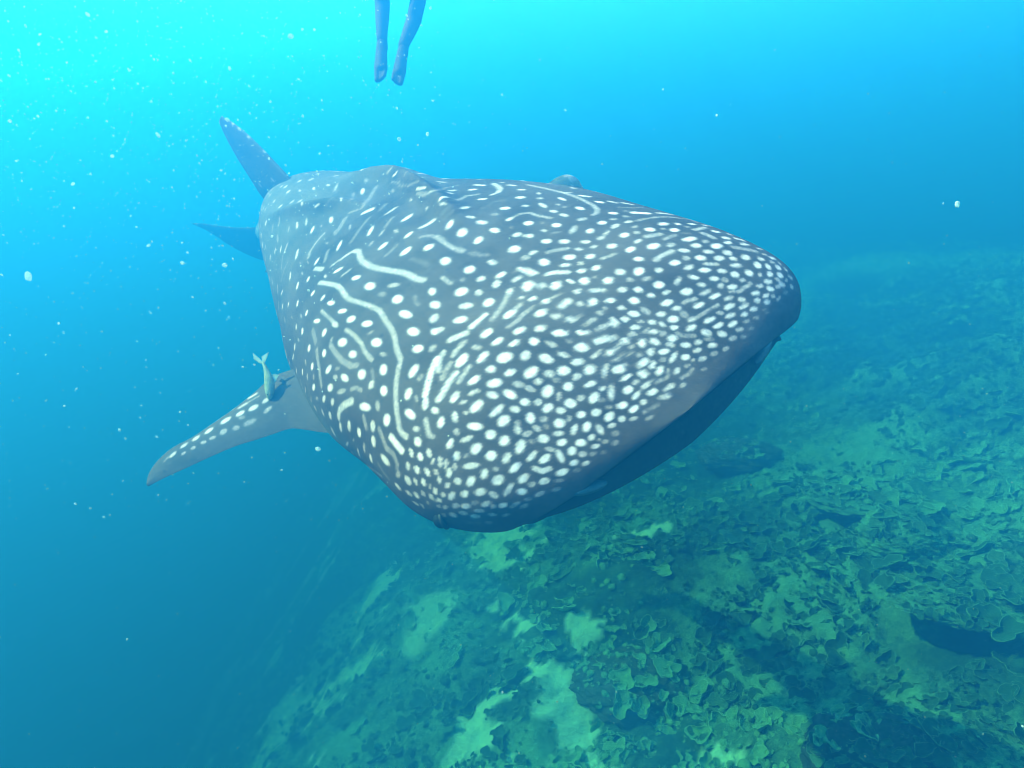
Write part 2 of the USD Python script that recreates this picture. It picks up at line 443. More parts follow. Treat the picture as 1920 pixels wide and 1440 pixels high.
RIDGES = [([[0.21, 2.7, 0.307], [0.205, 2.535, 0.326], [0.221, 2.465, 0.324], [0.241, 2.415, 0.318], [0.251, 2.34, 0.306], [0.262, 2.27, 0.293], [0.269, 2.185, 0.285], [0.251, 2.035, 0.29], [0.227, 1.87, 0.303], [0.196, 1.695, 0.32], [0.17, 1.55, 0.334], [0.149, 1.43, 0.341], [0.131, 1.325, 0.346], [0.117, 1.23, 0.349], [0.102, 1.145, 0.35], [0.087, 1.06, 0.351]], 0.08, 0.048), ([[-0.241, 3.065, 0.257], [-0.221, 2.95, 0.268], [-0.203, 2.855, 0.277], [-0.183, 2.76, 0.285], [-0.156, 2.64, 0.295], [-0.127, 2.54, 0.303], [-0.1, 2.445, 0.308], [-0.074, 2.36, 0.31], [-0.045, 2.29, 0.311], [-0.018, 2.225, 0.311], [0.005, 2.11, 0.311], [0.026, 1.995, 0.313], [0.04, 1.87, 0.318]], 0.05, 0.042), ([[0.037, 1.9, 0.317], [0.0, 1.605, 0.337], [-0.025, 1.38, 0.348], [-0.041, 1.2, 0.351], [-0.075, 1.025, 0.35], [-0.101, 0.885, 0.343], [-0.119, 0.77, 0.333]], 0.01, 0.05)]


def zlip(x):
    return 0.088 - 0.42 * x * x


def loft(y, th):
    """Rings of the shark's trunk: y runs from the snout (0) to the tail root (6 m), th round the body (pi/2 = back)."""
    u = np.clip(1 - y / K['cap'], 0, 1)
    w = PW(y) * (1 - u ** K['capn']) ** (1 / K['capn'])
    zf = np.sin(np.clip(y / .42, 0, 1) * math.pi / 2)
    t, b = PT(y) * (.56 + .44 * zf), PB(y)
    c, s = np.cos(th), np.sin(th)
    e = 2 / np.interp(y, [0, 1.0, 2.5], [K['ez0'], K['ez1'], 2.0])[:, None]
    X = w[:, None] * np.sign(c) * np.abs(c) ** e
    Z = np.where(s >= 0, t[:, None], b[:, None]) * np.sign(s) * np.abs(s) ** e
    Y = np.repeat(y[:, None], len(th), 1)
    return np.stack([X + SX(y)[:, None], Y, Z + SZ(y)[:, None]], -1)


def seg_dist(P, a, b):
    ab = b - a
    t = np.clip(((P - a) @ ab) / max(ab @ ab, 1e-12), 0, 1)
    return np.linalg.norm(P - (a + t[:, None] * ab), axis=1)


def shaped(G):
    """Trunk with the mouth corner, the dorsal hump and the keels worked in."""
    sh = G.shape
    P = G.reshape(-1, 3).copy()
    N = np.cross(np.gradient(G, axis=1), np.gradient(G, axis=0)).reshape(-1, 3)
    N /= np.linalg.norm(N, axis=1, keepdims=True) + 1e-12
    N *= np.sign(np.median(N[:, 2] * (P[:, 2] - np.interp(P[:, 1], [0, 6], [0.02, 0]))))
    for line, h, sg in RIDGES:
        L = np.array(line)
        lo, hi = L.min(0) - .3, L.max(0) + .3
        sel = np.where(((P > lo) & (P < hi)).all(1))[0]
        D = np.array([seg_dist(P[sel], L[i], L[i + 1]) for i in range(len(L) - 1)])
        wt = np.exp(-(D / (sg * .35)) ** 2 + ((D.min(0)) / (sg * .35)) ** 2)
        along = (wt * (np.arange(len(D))[:, None] + .5)).sum(0) / wt.sum(0) / len(D)
        d = D.min(0)
        P[sel] += N[sel] * (h * np.sin(math.pi * np.clip(along, 0, 1)) ** .8 * np.exp(-np.abs(d / sg) ** 1.7))[:, None]
    for c, dv, r in HANDLES:
        g = np.exp(-((P - c) ** 2).sum(1) / (2 * (r * .6) ** 2))
        P += g[:, None] * np.array(dv)
    return P.reshape(sh)


def tucked(G):
    """Under the upper lip the head turns in to the mouth."""
    X, Y, Z = G[..., 0], G[..., 1], G[..., 2]
    amt = sstep(zlip(X) - Z, -0.004, 0.022) * (1 - sstep(Y, .30, .55))
    return np.stack([X * (1 - .10 * amt), Y + .055 * amt, Z + .004 * amt], -1)


# pale marks of the skin, in the shark's own frame: dots are brightness; centre (mm); two half axes (0.1 mm), lines are half width (0.1 mm), brightness; points (mm)
DOTS = """51,-42,2930,319,44,-199,1,-58,-195,-10|87,7,2790,321,92,289,3,33,-159,1|41,65,2535,325,-220,-406,-6,5,187,0|63,63,2680,323,40,-261,5,-78,-252,7|
94,109,2245,312,216,396,7,9,-223,-11|94,-6,2205,343,167,369,-46,-25,-176,25|75,-134,2495,348,88,-1,67,20,-139,-12|
69,-100,2344,339,128,-203,57,-10,-74,-43|100,15,1410,352,302,124,-30,-45,-199,12|26,165,1961,316,-3,-237,24,-96,-218,-6|
41,111,1586,350,-4,-170,25,-74,-154,-15|41,79,1346,363,9,-133,15,-53,-76,-21|81,-110,2135,301,159,360,29,44,-217,8|
94,-195,2225,282,197,200,56,4,-164,1|81,-214,2465,277,139,349,57,25,-155,10|51,-180,2375,289,158,325,67,19,-136,3|
94,-98,1560,336,277,350,5,-12,-206,13|81,-61,1220,358,182,-50,30,-41,-150,-2|35,-64,1340,353,37,-194,16,-76,-183,-5|
30,-151,1415,339,150,75,14,-18,-146,5|94,-140,1305,344,224,25,24,-20,-182,4|100,-123,1115,351,227,-50,35,-40,-206,-2|
100,-75,1015,359,181,-50,4,-50,-196,-14|100,-209,1700,309,267,375,17,-13,-200,17|87,-322,2175,235,215,300,91,12,-176,14|
94,-308,1795,273,192,100,54,-8,-164,15|94,-301,1445,309,189,-200,65,-24,-151,4|100,-292,1235,322,129,-200,38,-38,-202,-1|
100,-291,1085,327,135,-250,30,-82,-279,-15|87,-384,1720,252,118,100,40,3,-186,25|41,-343,1520,290,23,-173,23,-59,-166,-5|
87,-409,2080,194,157,325,66,9,-140,22|94,-424,1835,216,144,225,51,8,-165,27|94,-417,1520,260,117,0,55,1,-168,18|
41,-246,965,333,146,-250,16,-51,-129,-11|87,-195,775,328,125,50,19,-8,-200,-19|81,-476,2135,133,117,-100,130,5,-120,23|
30,-90,1440,344,192,125,17,-17,-123,4|26,-108,1835,313,158,380,-9,-1,-154,11|30,-219,1885,290,21,-168,18,-48,-163,1|
63,-362,2600,191,126,150,91,9,-127,16|63,-343,2490,211,156,225,92,10,-132,14|63,-395,2685,153,109,175,95,8,-120,22|
30,-250,2550,262,144,275,65,12,-126,7|30,-345,2030,235,19,-152,23,-45,-148,-8|41,-376,1885,235,19,-166,29,-41,-164,0|
21,176,2350,323,66,-176,-5,-104,-200,-49|87,239,2067,348,95,-293,124,-29,-135,-1|51,-409,2900,103,-96,-75,-147,-1,135,-31|
41,-467,2490,95,-99,-436,-59,-8,138,-36|41,-370,2900,156,-88,-300,-70,-7,127,-22|21,-160,2165,291,35,-133,9,-47,-130,-10|
26,-328,1915,253,-41,-277,12,-27,101,-21|21,-156,1940,299,146,125,18,-10,-122,5|100,133,1271,391,195,-2,-102,-64,-133,13|
87,438,1990,228,-7,-210,21,0,0,0|100,288,1380,323,112,-200,-18,-52,-115,16|81,232,1190,338,105,-200,-16,-53,-105,10|
87,413,1385,286,27,-225,0,-39,-80,18|94,361,1135,311,64,-200,-16,-57,-95,18|81,301,1040,325,103,-175,-26,-80,-130,14|
46,106,1231,384,58,-251,0,-51,-51,-22|69,143,1145,359,179,0,-71,-62,-129,3|100,215,995,338,93,-200,-18,-72,-111,6|51,260,940,330,63,-150,-17,-57,-92,6|
51,362,1020,309,40,-75,-14,-82,-135,20|41,329,960,317,68,-125,-20,-66,-108,13|69,292,885,321,-29,-300,-11,-98,-120,13|
63,279,805,318,60,-150,-22,-74,-87,6|69,279,750,314,49,-175,-24,-74,-91,5|63,109,1045,358,88,-175,-39,-54,-102,0|
81,111,975,348,80,-250,-27,-83,-113,-3|69,171,895,339,128,-50,-15,-55,-120,-2|100,184,805,331,85,-150,-21,-93,-129,-2|
100,223,710,318,81,-125,-23,-82,-119,-3|16,209,765,325,15,-75,-9,-68,-95,-1|81,47,1090,358,220,125,28,-34,-232,-1|94,38,985,351,185,0,0,-84,-288,-23|
100,38,875,344,171,0,-2,-66,-200,-14|94,100,875,342,51,-225,-18,-97,-135,-5|16,168,985,344,87,-200,-18,-62,-109,2|16,140,835,337,30,-50,-6,-60,-84,-3|
69,121,775,333,110,-100,-15,-71,-121,-8|69,137,730,327,64,-125,-17,-86,-100,-6|41,131,745,329,48,-100,-13,-55,-71,-4|
41,181,715,323,32,-125,-16,-53,-75,-4|87,146,655,318,80,-150,-22,-84,-100,-7|87,174,605,310,90,-150,-25,-80,-100,-7|
43,233,640,309,224,100,-15,-45,-150,-12|87,255,590,300,110,-50,-21,-80,-130,-5|87,310,605,293,90,-100,-28,-87,-111,4|
51,292,675,304,127,-75,-31,-66,-93,2|94,365,885,304,-10,-250,-10,-75,-99,16|94,342,755,301,31,-200,-25,-84,-97,12|30,324,845,312,43,-100,-17,-57,-90,7|
21,321,805,310,55,-75,-18,-54,-83,6|94,422,765,277,66,-175,-39,-70,-90,20|100,378,640,281,79,-125,-35,-70,-90,11|30,346,600,285,83,-75,-28,-55,-68,6|
54,245,530,294,112,-50,-20,-57,-100,-7|46,273,540,292,162,50,-17,-33,-75,-5|57,317,555,286,162,0,-31,-65,-111,-1|69,206,550,301,84,-125,-24,-63,-75,-4|
87,234,470,287,114,-73,-23,-72,-110,-10|51,171,535,301,62,-125,-21,-48,-68,-6|51,202,510,295,95,-50,-15,-37,-63,-6|
100,130,525,302,99,-150,-26,-89,-100,-11|94,165,478,293,103,-74,-17,-68,-99,-12|63,87,640,319,121,-50,-9,-47,-100,-11|
41,58,640,319,116,-75,-11,-68,-118,-14|100,75,570,310,78,-150,-22,-103,-150,-19|100,67,710,328,128,-125,-17,-102,-175,-18|
69,99,505,300,90,-125,-21,-47,-75,-10|51,129,475,294,50,-74,-14,-60,-74,-10|81,140,423,285,122,-46,-13,-59,-93,-14|
69,108,446,290,86,-95,-19,-64,-83,-12|100,-89,870,347,144,-99,-15,-93,-225,-28|100,-71,750,333,141,-74,-12,-75,-209,-24|
69,-12,715,329,64,-175,-20,-68,-100,-12|81,-34,635,319,141,-50,-6,-50,-125,-16|69,-65,610,316,159,75,12,-5,-150,-20|
69,-77,675,324,123,-50,-4,-41,-124,-16|63,-20,575,311,85,-75,-10,-61,-100,-14|26,-112,725,330,46,-50,-6,-53,-100,-17|
100,-21,520,303,161,0,0,-64,-213,-32|100,29,454,293,104,-96,-17,-98,-144,-24|63,5,485,298,-81,-173,-28,-50,50,8|81,61,435,289,24,-141,-25,-58,-59,-10|
94,84,405,283,92,-91,-21,-87,-136,-27|32,112,396,281,33,-45,-11,-48,-56,-11|100,125,360,271,125,-64,-23,-78,-107,-29|
81,45,389,280,68,-78,-19,-65,-78,-18|81,164,367,271,41,-54,-17,-71,-76,-18|51,13,414,286,67,-80,-16,-30,-46,-9|
100,-145,680,322,175,-100,-3,-69,-197,-29|57,-117,625,316,113,0,4,-23,-150,-20|69,-63,545,307,141,25,5,-24,-125,-18|
21,417,630,267,71,-50,-30,-56,-69,14|30,384,590,274,67,-100,-30,-60,-71,10|57,361,550,276,100,-75,-34,-59,-76,6|30,348,510,274,82,-50,-25,-58,-74,4|
94,415,470,251,120,-75,-49,-81,-97,14|69,446,448,237,45,-86,-29,-66,-71,17|94,481,433,219,94,-61,-56,-56,-61,21|100,362,463,265,87,-110,-36,-89,-101,7|
94,406,417,246,93,-83,-41,-88,-94,11|30,390,443,255,54,-48,-22,-47,-51,6|41,450,417,231,68,-36,-33,-40,-44,9|94,496,362,199,83,-72,-62,-68,-65,23|
94,295,490,282,103,-75,-27,-91,-117,-2|41,326,475,274,64,-62,-21,-63,-74,1|87,486,316,192,92,-61,-62,-70,-62,17|75,523,342,177,38,-60,-41,-46,-45,25|
94,396,353,235,188,-61,-67,-78,-98,-5|35,422,322,219,76,-47,-38,-73,-72,0|63,294,434,273,133,-12,-22,-45,-82,-7|
94,252,416,276,131,-46,-23,-73,-115,-13|100,303,384,262,157,-68,-41,-80,-111,-14|51,339,359,250,116,-46,-35,-66,-75,-9|
75,386,319,227,107,-79,-51,-81,-82,-7|100,428,291,207,126,-72,-63,-103,-99,-3|81,468,293,194,99,-50,-56,-72,-66,8|
94,505,273,170,122,-42,-82,-70,-60,20|81,531,251,145,87,-19,-73,-47,-42,22|81,345,320,237,104,-108,-56,-65,-61,-8|
75,390,283,214,100,-88,-56,-71,-57,-5|75,427,256,194,80,-78,-53,-96,-73,-3|81,236,367,266,105,-98,-37,-64,-75,-15|
46,326,294,230,80,-63,-37,-69,-68,-15|94,355,275,218,107,-85,-54,-79,-75,-16|87,392,249,200,106,-67,-51,-86,-71,-12|
69,420,231,185,70,-65,-46,-71,-51,-4|81,452,222,172,78,-76,-59,-104,-76,-1|69,484,203,152,55,-64,-55,-75,-48,8|87,523,204,131,67,-47,-72,-68,-51,22|
63,514,219,144,44,-45,-47,-49,-35,14|100,291,298,237,117,-72,-43,-74,-78,-21|81,305,266,222,147,-25,-30,-42,-65,-23|
65,405,210,179,127,-77,-66,-71,-56,-12|94,454,188,155,16,-91,-54,-119,-56,8|81,475,175,140,-14,-94,-51,-87,-32,16|94,501,168,123,13,-72,-58,-91,-45,21|
100,202,331,258,137,-42,-24,-83,-123,-37|81,169,360,269,82,-75,-26,-85,-86,-21|87,241,302,244,74,-60,-30,-65,-68,-21|
100,328,237,205,134,-72,-53,-54,-60,-21|75,360,213,189,95,-61,-46,-62,-48,-14|87,377,189,174,77,-67,-50,-84,-67,-21|
81,411,177,160,40,-88,-59,-103,-54,-7|51,431,161,146,47,-22,-27,-64,-55,-18|94,456,154,134,49,-47,-50,-93,-51,-2|87,481,146,117,18,-74,-72,-101,-41,17|
81,288,235,210,86,-102,-59,-61,-42,-13|81,324,205,190,100,-58,-43,-58,-55,-21|41,342,189,179,75,-48,-37,-60,-52,-20|
51,378,168,161,62,-54,-43,-59,-40,-13|54,249,249,220,163,59,13,10,-64,-31|39,198,299,246,135,-40,-25,-43,-58,-21|35,165,323,257,66,-61,-25,-58,-61,-19|
100,204,266,232,111,-75,-41,-83,-92,-36|87,155,286,243,77,-86,-40,-73,-67,-25|81,127,311,254,89,-70,-29,-63,-69,-25|
69,284,208,196,90,-55,-38,-55,-47,-19|87,431,139,131,99,-44,-63,-65,-42,-13|51,461,138,119,48,-45,-58,-60,-29,0|51,485,133,102,53,-1,-34,-49,-38,-10|
69,400,138,138,94,-41,-51,-52,-36,-14|87,340,165,166,127,-43,-43,-52,-56,-25|51,319,181,178,101,-16,-21,-47,-60,-27|
94,418,123,121,72,-58,-73,-75,-37,-9|75,460,125,107,45,-56,-82,-86,-37,3|51,443,122,112,63,-30,-55,-70,-38,-9|69,487,121,85,-10,-41,-57,-73,-24,26|
100,239,213,203,131,-62,-43,-84,-81,-35|63,273,187,187,186,-17,-28,-30,-54,-26|63,200,238,219,113,-28,-21,-32,-52,-24|
87,373,127,136,113,-40,-53,-54,-47,-24|30,327,156,162,88,-44,-39,-39,-33,-15|51,523,183,119,-2,-56,-35,-54,-33,19|51,503,187,134,57,-35,-52,-56,-39,9|
57,509,142,94,29,-44,-79,-63,-32,19|51,519,162,106,-3,-60,-50,-48,-24,19|87,-410,1370,277,119,0,50,-1,-154,12|
100,-407,1255,287,92,-287,54,-57,-179,-11|100,-406,1115,294,115,-250,50,-31,-171,-6|100,-407,1015,294,132,-150,45,-38,-200,-16|
100,-387,905,299,129,-225,33,-52,-175,-22|100,-479,1275,251,91,-271,73,-30,-205,1|100,-490,1140,256,121,75,62,20,-184,22|
94,-481,1450,233,97,75,51,11,-145,23|94,-475,1665,209,121,175,55,9,-136,25|81,-497,1850,164,89,125,51,8,-123,28|94,-533,1395,203,86,150,50,17,-146,32|
81,-537,1520,183,69,150,38,11,-104,25|100,-473,965,266,140,-125,69,-16,-291,-9|100,-408,785,286,110,-225,23,-85,-175,-41|
94,-476,860,262,103,-175,43,-52,-175,-34|94,-555,1220,205,92,100,66,23,-159,34|94,-532,1050,233,91,100,61,30,-149,21|
87,-585,1455,145,89,50,97,13,-131,37|75,-612,1475,107,81,-100,147,10,-119,38|94,-584,1115,189,84,75,77,27,-146,35|
94,-553,965,217,137,-50,107,22,-162,15|100,-535,835,225,6,-275,-12,-88,75,-60|100,-495,750,245,119,75,72,53,-219,15|
87,-618,1245,135,70,25,99,13,-109,35|94,-620,1060,150,72,0,102,28,-149,38|94,-582,910,188,90,0,95,43,-210,32|41,-553,895,215,46,-150,30,-47,-75,-42|
39,-565,825,199,130,-249,105,-12,-125,-22|69,-495,675,240,117,25,68,24,-125,5|100,-447,665,262,119,125,59,52,-175,7|
32,-419,715,277,74,-150,15,-37,-100,-21|100,-483,605,241,94,125,59,62,-150,18|94,-616,950,149,76,-25,115,32,-136,37|
69,-602,875,162,69,25,100,33,-127,32|35,-632,1020,129,28,-135,40,-35,0,-64|63,-646,1205,91,58,-75,150,10,-101,40|41,-615,1155,150,64,75,77,13,-78,26|
30,-600,1075,174,61,50,68,18,-81,22|100,-544,655,205,75,-323,37,-92,0,-77|35,-519,595,219,-78,-150,-66,-48,100,-23|
51,-654,1065,82,-18,-125,-67,-17,98,-45|51,-643,975,99,-35,-75,-113,-20,90,-39|100,-275,875,325,146,-125,18,-68,-249,-26|
100,-296,775,314,88,-300,-8,-97,-150,-30|100,-320,680,301,105,-225,-1,-94,-150,-33|100,-347,605,288,135,-100,19,-35,-175,-26|
100,-396,550,269,197,50,63,18,-150,-12|100,-445,505,248,138,88,63,42,-125,1|100,-475,451,228,-5,-227,-37,-97,48,-38|
87,-222,710,319,97,-175,-8,-86,-175,-28|65,-255,660,310,161,0,21,-19,-175,-22|87,-283,610,300,67,-125,-4,-74,-125,-26|
32,-321,560,288,131,0,24,-3,-125,-16|21,-290,970,326,79,-225,11,-67,-125,-16|23,-399,850,293,113,-75,33,-9,-75,-7|
61,-450,1095,277,-33,-310,-7,-80,125,-39|26,-533,905,230,82,-125,52,-8,-100,-9|30,-562,1410,177,-18,-225,14,-23,94,-35|
77,-432,428,242,-139,-105,-66,-33,105,6|26,-396,510,265,111,0,32,-1,-100,-12|30,-439,468,245,-54,-98,-33,-34,49,-6|
81,-427,387,235,62,-100,-4,-61,-77,-40|26,-500,1510,214,-47,-237,-2,-22,119,-31|26,-524,1665,173,-26,-238,15,-19,106,-33|
21,-547,1830,121,-70,-396,8,-15,201,-60|35,-591,1215,172,-54,-175,-38,-15,80,-25|41,-648,1105,97,-55,75,-138,-10,66,-27|
16,-495,655,239,23,-50,9,-21,-25,-14|100,-126,560,307,159,-25,2,-39,-175,-26|69,-172,610,312,149,-175,-12,-63,-125,-20|
100,-214,575,304,153,-150,-5,-71,-125,-22|100,-200,461,289,190,-24,10,-30,-133,-24|100,-119,466,293,196,-12,4,-20,-134,-22|
35,-88,471,295,186,49,11,-3,-98,-16|51,-60,493,299,82,-63,-9,-44,-75,-12|75,-43,463,294,95,-73,-12,-49,-73,-12|87,-28,425,288,119,-70,-12,-59,-93,-17|
94,-66,400,283,143,-68,-14,-62,-124,-28|100,-4,378,277,108,-99,-26,-106,-121,-32|51,20,346,268,-93,-125,-41,-32,52,17|
94,46,331,263,111,-41,-15,-65,-113,-39|94,81,305,253,88,-89,-36,-54,-69,-26|65,-49,361,272,69,-128,-38,-69,-64,-19|
72,-28,325,261,121,-102,-36,-59,-81,-29|94,-3,290,247,57,-125,-52,-111,-58,-24|41,37,293,249,74,-58,-24,-48,-58,-24|
26,54,295,249,61,-58,-24,-42,-39,-16|81,41,252,230,-24,-152,-72,-90,-9,-4|75,15,258,233,66,-81,-38,-66,-45,-21|94,-140,393,279,170,-56,-7,-46,-100,-25|
87,-100,358,271,124,-75,-20,-52,-96,-30|100,-77,313,256,135,-140,-51,-74,-80,-31|94,-38,278,242,103,-122,-53,-50,-47,-21|
100,-21,235,222,122,-95,-47,-64,-69,-35|57,8,221,215,-90,-92,-47,-35,42,22|87,-200,411,280,174,-34,5,-26,-103,-22|
81,-175,371,272,155,-43,-4,-39,-87,-26|100,-138,337,264,108,-52,-14,-56,-124,-44|51,-115,303,252,55,-157,-61,-62,-39,-17|
21,-77,280,243,59,-57,-24,-55,-47,-21|100,-68,249,228,138,-107,-50,-91,-89,-44|57,-54,215,211,182,0,1,-17,-58,-30|
94,-26,198,203,138,-32,-17,-27,-72,-38|61,-113,261,234,72,-136,-62,-59,-45,-22|81,-101,226,217,132,-76,-36,-56,-76,-40|
100,-94,195,201,141,-39,-19,-49,-110,-60|69,-70,172,188,-171,-118,-67,-38,44,24|46,-31,178,192,74,-38,-21,-22,-45,-25|
87,-47,159,181,83,-57,-31,-73,-71,-40|94,-255,400,273,202,23,27,-8,-113,-25|100,-296,442,276,223,47,40,3,-154,-25|
100,-219,354,265,192,-74,-7,-53,-148,-50|72,-180,321,256,146,20,15,-5,-121,-45|94,-150,280,241,71,-170,-71,-108,-57,-29|
41,-246,442,282,74,-142,-16,-62,-71,-18|81,-264,354,260,109,-74,-10,-59,-106,-39|94,-237,311,248,145,-40,-2,-26,-79,-33|
100,-201,276,237,198,-19,5,-33,-122,-56|46,-172,245,224,103,-106,-46,-78,-71,-38|100,-142,230,217,119,-85,-39,-82,-94,-50|
69,-129,200,202,111,-24,-10,-42,-72,-40|94,-311,363,256,180,-22,22,-11,-97,-29|100,-282,317,245,162,-90,-13,-48,-110,-47|
46,-243,273,232,76,-121,-47,-69,-47,-27|51,-204,247,223,101,-44,-14,-45,-80,-42|49,-231,247,221,58,-124,-55,-69,-35,-23|
26,-171,223,213,62,-76,-36,-53,-42,-24|100,-205,216,207,163,58,42,47,-108,-53|100,-161,195,199,105,-47,-21,-52,-94,-53|
81,-119,169,186,151,-44,-20,-27,-59,-33|63,-106,145,173,83,-27,-14,-26,-54,-31|65,-97,127,163,-154,-140,-82,-50,51,28|
63,-332,337,245,155,-62,8,-20,-62,-25|87,-372,367,246,168,32,50,13,-97,-24|81,-305,297,234,75,-136,-44,-79,-49,-32|
100,-274,269,226,57,-176,-73,-94,-37,-29|90,-261,231,210,73,-86,-35,-72,-60,-39|65,-239,211,202,97,-25,-3,-28,-74,-42|
49,-194,191,194,96,78,49,43,-39,-18|100,-186,164,180,85,-101,-52,-92,-65,-42|57,-159,158,178,94,-21,-8,-25,-64,-37|
100,-136,141,170,159,34,25,14,-87,-49|23,-127,127,162,87,-32,-15,-29,-44,-26|46,-366,339,238,99,-52,6,-18,-52,-22|100,-350,305,229,197,0,42,8,-118,-45|
87,-323,261,216,208,-9,34,-4,-82,-40|69,-290,235,208,84,-95,-36,-56,-61,-39|100,-232,187,190,140,-15,5,-16,-93,-53|
81,-214,165,179,89,-58,-25,-51,-65,-41|94,-186,131,161,100,-39,-15,-39,-71,-44|94,-157,115,153,112,-18,-5,-20,-79,-47|
94,-141,91,140,138,16,17,3,-80,-47|41,-378,313,226,56,-60,-9,-33,-40,-24|30,-126,106,150,69,-46,-24,-36,-35,-21|63,-110,96,145,34,-33,-18,-46,-39,-24|
63,-271,600,301,117,-75,7,-40,-125,-20|81,165,254,228,71,-63,-33,-57,-45,-19|94,283,167,174,169,-25,-32,-38,-57,-29|
100,122,267,236,99,-83,-41,-79,-83,-35|100,177,216,209,158,-51,-35,-49,-74,-36|94,231,169,180,164,-27,-28,-35,-65,-34|
69,305,146,159,142,-25,-33,-33,-47,-24|69,328,129,145,78,-47,-44,-60,-47,-23|81,391,113,121,120,4,-29,-23,-42,-31|
81,359,112,127,96,-23,-40,-41,-45,-28|69,379,101,113,99,-18,-47,-48,-42,-28|51,407,107,110,70,-16,-40,-33,-27,-16|32,416,100,99,115,26,-16,6,-25,-35|
16,451,109,92,111,16,-43,-21,-29,-30|75,84,271,238,67,-74,-34,-54,-46,-20|94,93,240,224,91,-105,-53,-67,-52,-25|49,120,230,218,16,-137,-69,-74,-25,-11|
75,141,201,203,107,-49,-30,-48,-64,-32|75,182,192,196,113,-48,-32,-46,-54,-27|32,183,170,184,21,-111,-63,-96,-36,-15|
81,65,242,225,53,-79,-39,-76,-44,-21|51,88,215,211,60,-50,-27,-34,-33,-17|94,108,198,202,78,-56,-32,-49,-56,-29|75,122,180,192,25,-83,-46,-69,-22,-10|
100,153,175,188,115,-61,-38,-63,-74,-38|61,189,150,172,151,-23,-22,-28,-48,-26|94,218,127,157,175,-24,-29,-33,-56,-31|
94,287,129,151,168,-18,-32,-38,-56,-31|69,317,114,137,176,-3,-31,-30,-53,-33|75,332,99,123,121,-17,-40,-31,-43,-29|
39,254,128,154,77,-55,-42,-42,-37,-18|75,268,111,142,159,-21,-34,-28,-47,-27|65,300,99,128,114,-14,-31,-29,-43,-28|
32,319,83,111,94,-18,-42,-29,-29,-20|81,68,211,209,84,-74,-39,-55,-41,-21|32,80,190,198,128,-8,-6,-20,-47,-25|81,91,178,191,96,-60,-35,-49,-45,-24|
87,137,158,179,80,-57,-35,-57,-42,-22|94,167,136,165,150,-28,-24,-43,-59,-32|87,223,107,144,154,-22,-29,-31,-52,-29|
87,254,93,132,149,-12,-29,-31,-54,-32|30,289,85,120,105,-17,-35,-28,-35,-23|49,49,202,204,56,-88,-47,-60,-32,-17|41,103,162,182,87,-43,-26,-50,-57,-31|
69,185,108,148,75,-101,-65,-90,-52,-24|61,212,87,133,76,-81,-60,-84,-45,-20|43,257,77,119,109,-30,-43,-43,-43,-26|16,285,68,106,85,-14,-38,-29,-31,-24|
100,21,200,204,114,-48,-26,-56,-80,-42|100,48,172,189,119,52,28,34,-81,-45|87,74,158,180,50,-106,-60,-82,-42,-23|87,112,141,170,96,-67,-40,-76,-67,-36|
72,95,132,165,59,-84,-49,-58,-32,-17|94,122,112,153,90,-72,-44,-59,-47,-25|61,150,101,146,96,-40,-28,-53,-51,-27|24,176,93,140,101,-72,-50,-49,-37,-19|
46,224,68,118,113,-26,-37,-39,-50,-31|21,249,61,107,88,-21,-40,-36,-34,-23|65,170,78,131,116,-51,-41,-48,-49,-26|35,188,57,116,104,-14,-24,-29,-47,-29|
41,26,180,193,49,-45,-25,-51,-45,-25|87,46,145,174,114,41,22,32,-68,-38|94,70,128,164,123,-57,-34,-52,-57,-32|65,132,88,139,104,-38,-26,-43,-47,-25|
75,-2,174,189,109,-82,-45,-54,-45,-25|43,21,155,179,75,-42,-24,-26,-42,-24|77,76,106,151,175,46,24,-1,-58,-33|85,97,91,142,97,-49,-30,-53,-59,-32|
32,156,62,122,107,-23,-23,-30,-44,-25|100,-2,149,176,83,69,39,53,-41,-23|100,15,136,168,156,13,7,-1,-79,-45|81,24,119,159,113,74,42,43,-37,-21|
39,53,116,157,56,-49,-28,-53,-42,-24|51,124,67,127,112,-28,-22,-36,-51,-28|32,105,76,133,49,-30,-18,-42,-29,-15|100,27,101,148,124,45,25,16,-68,-38|
100,-38,155,179,127,35,20,27,-91,-51|94,-11,117,158,51,-79,-45,-78,-61,-35|63,55,78,136,106,20,10,-1,-60,-33|28,83,74,133,95,-15,-10,-16,-39,-22|
87,-45,133,167,168,-19,-10,-14,-52,-29|72,-35,113,155,79,-12,-7,-33,-54,-31|75,-25,94,145,146,0,0,-16,-60,-34|100,-64,110,153,128,-6,-2,-11,-88,-50|
94,-27,75,134,114,-34,-19,-27,-68,-38|72,16,61,126,109,-22,-12,-25,-62,-34|41,39,47,119,98,-8,-5,-15,-46,-25|87,-59,90,142,140,21,13,1,-58,-33|
46,-13,51,121,137,-84,-46,-54,-44,-24|65,-59,70,131,86,-19,-9,-27,-61,-34|100,-100,92,142,109,-38,-19,-36,-70,-41|94,-87,71,131,130,-10,-2,-17,-67,-38|
69,-124,71,130,61,-43,-22,-54,-53,-33|43,-104,56,122,97,-38,-18,-23,-42,-25|23,-76,37,112,114,-27,-12,-21,-41,-24|19,106,47,117,74,-31,-22,-31,-35,-19|
14,355,90,108,66,-18,-38,-34,-24,-15|11,356,84,101,74,-8,-35,-29,-29,-25|100,-525,525,209,111,100,88,59,-150,26|
81,-630,900,115,-50,-25,-127,-30,121,-46|81,-626,820,105,-67,50,-191,-27,117,-47|87,-606,740,137,-82,0,-160,-34,131,-47|
81,-652,935,43,-28,50,-231,-21,129,-68|100,-596,660,147,-63,-50,-114,-39,137,-52|69,-560,580,185,-94,-100,-103,-44,121,-32|
87,-581,560,158,-73,-75,-111,-43,120,-47|46,-583,414,126,-52,11,-98,-44,119,-39|57,-638,825,42,44,-315,236,23,-159,60|
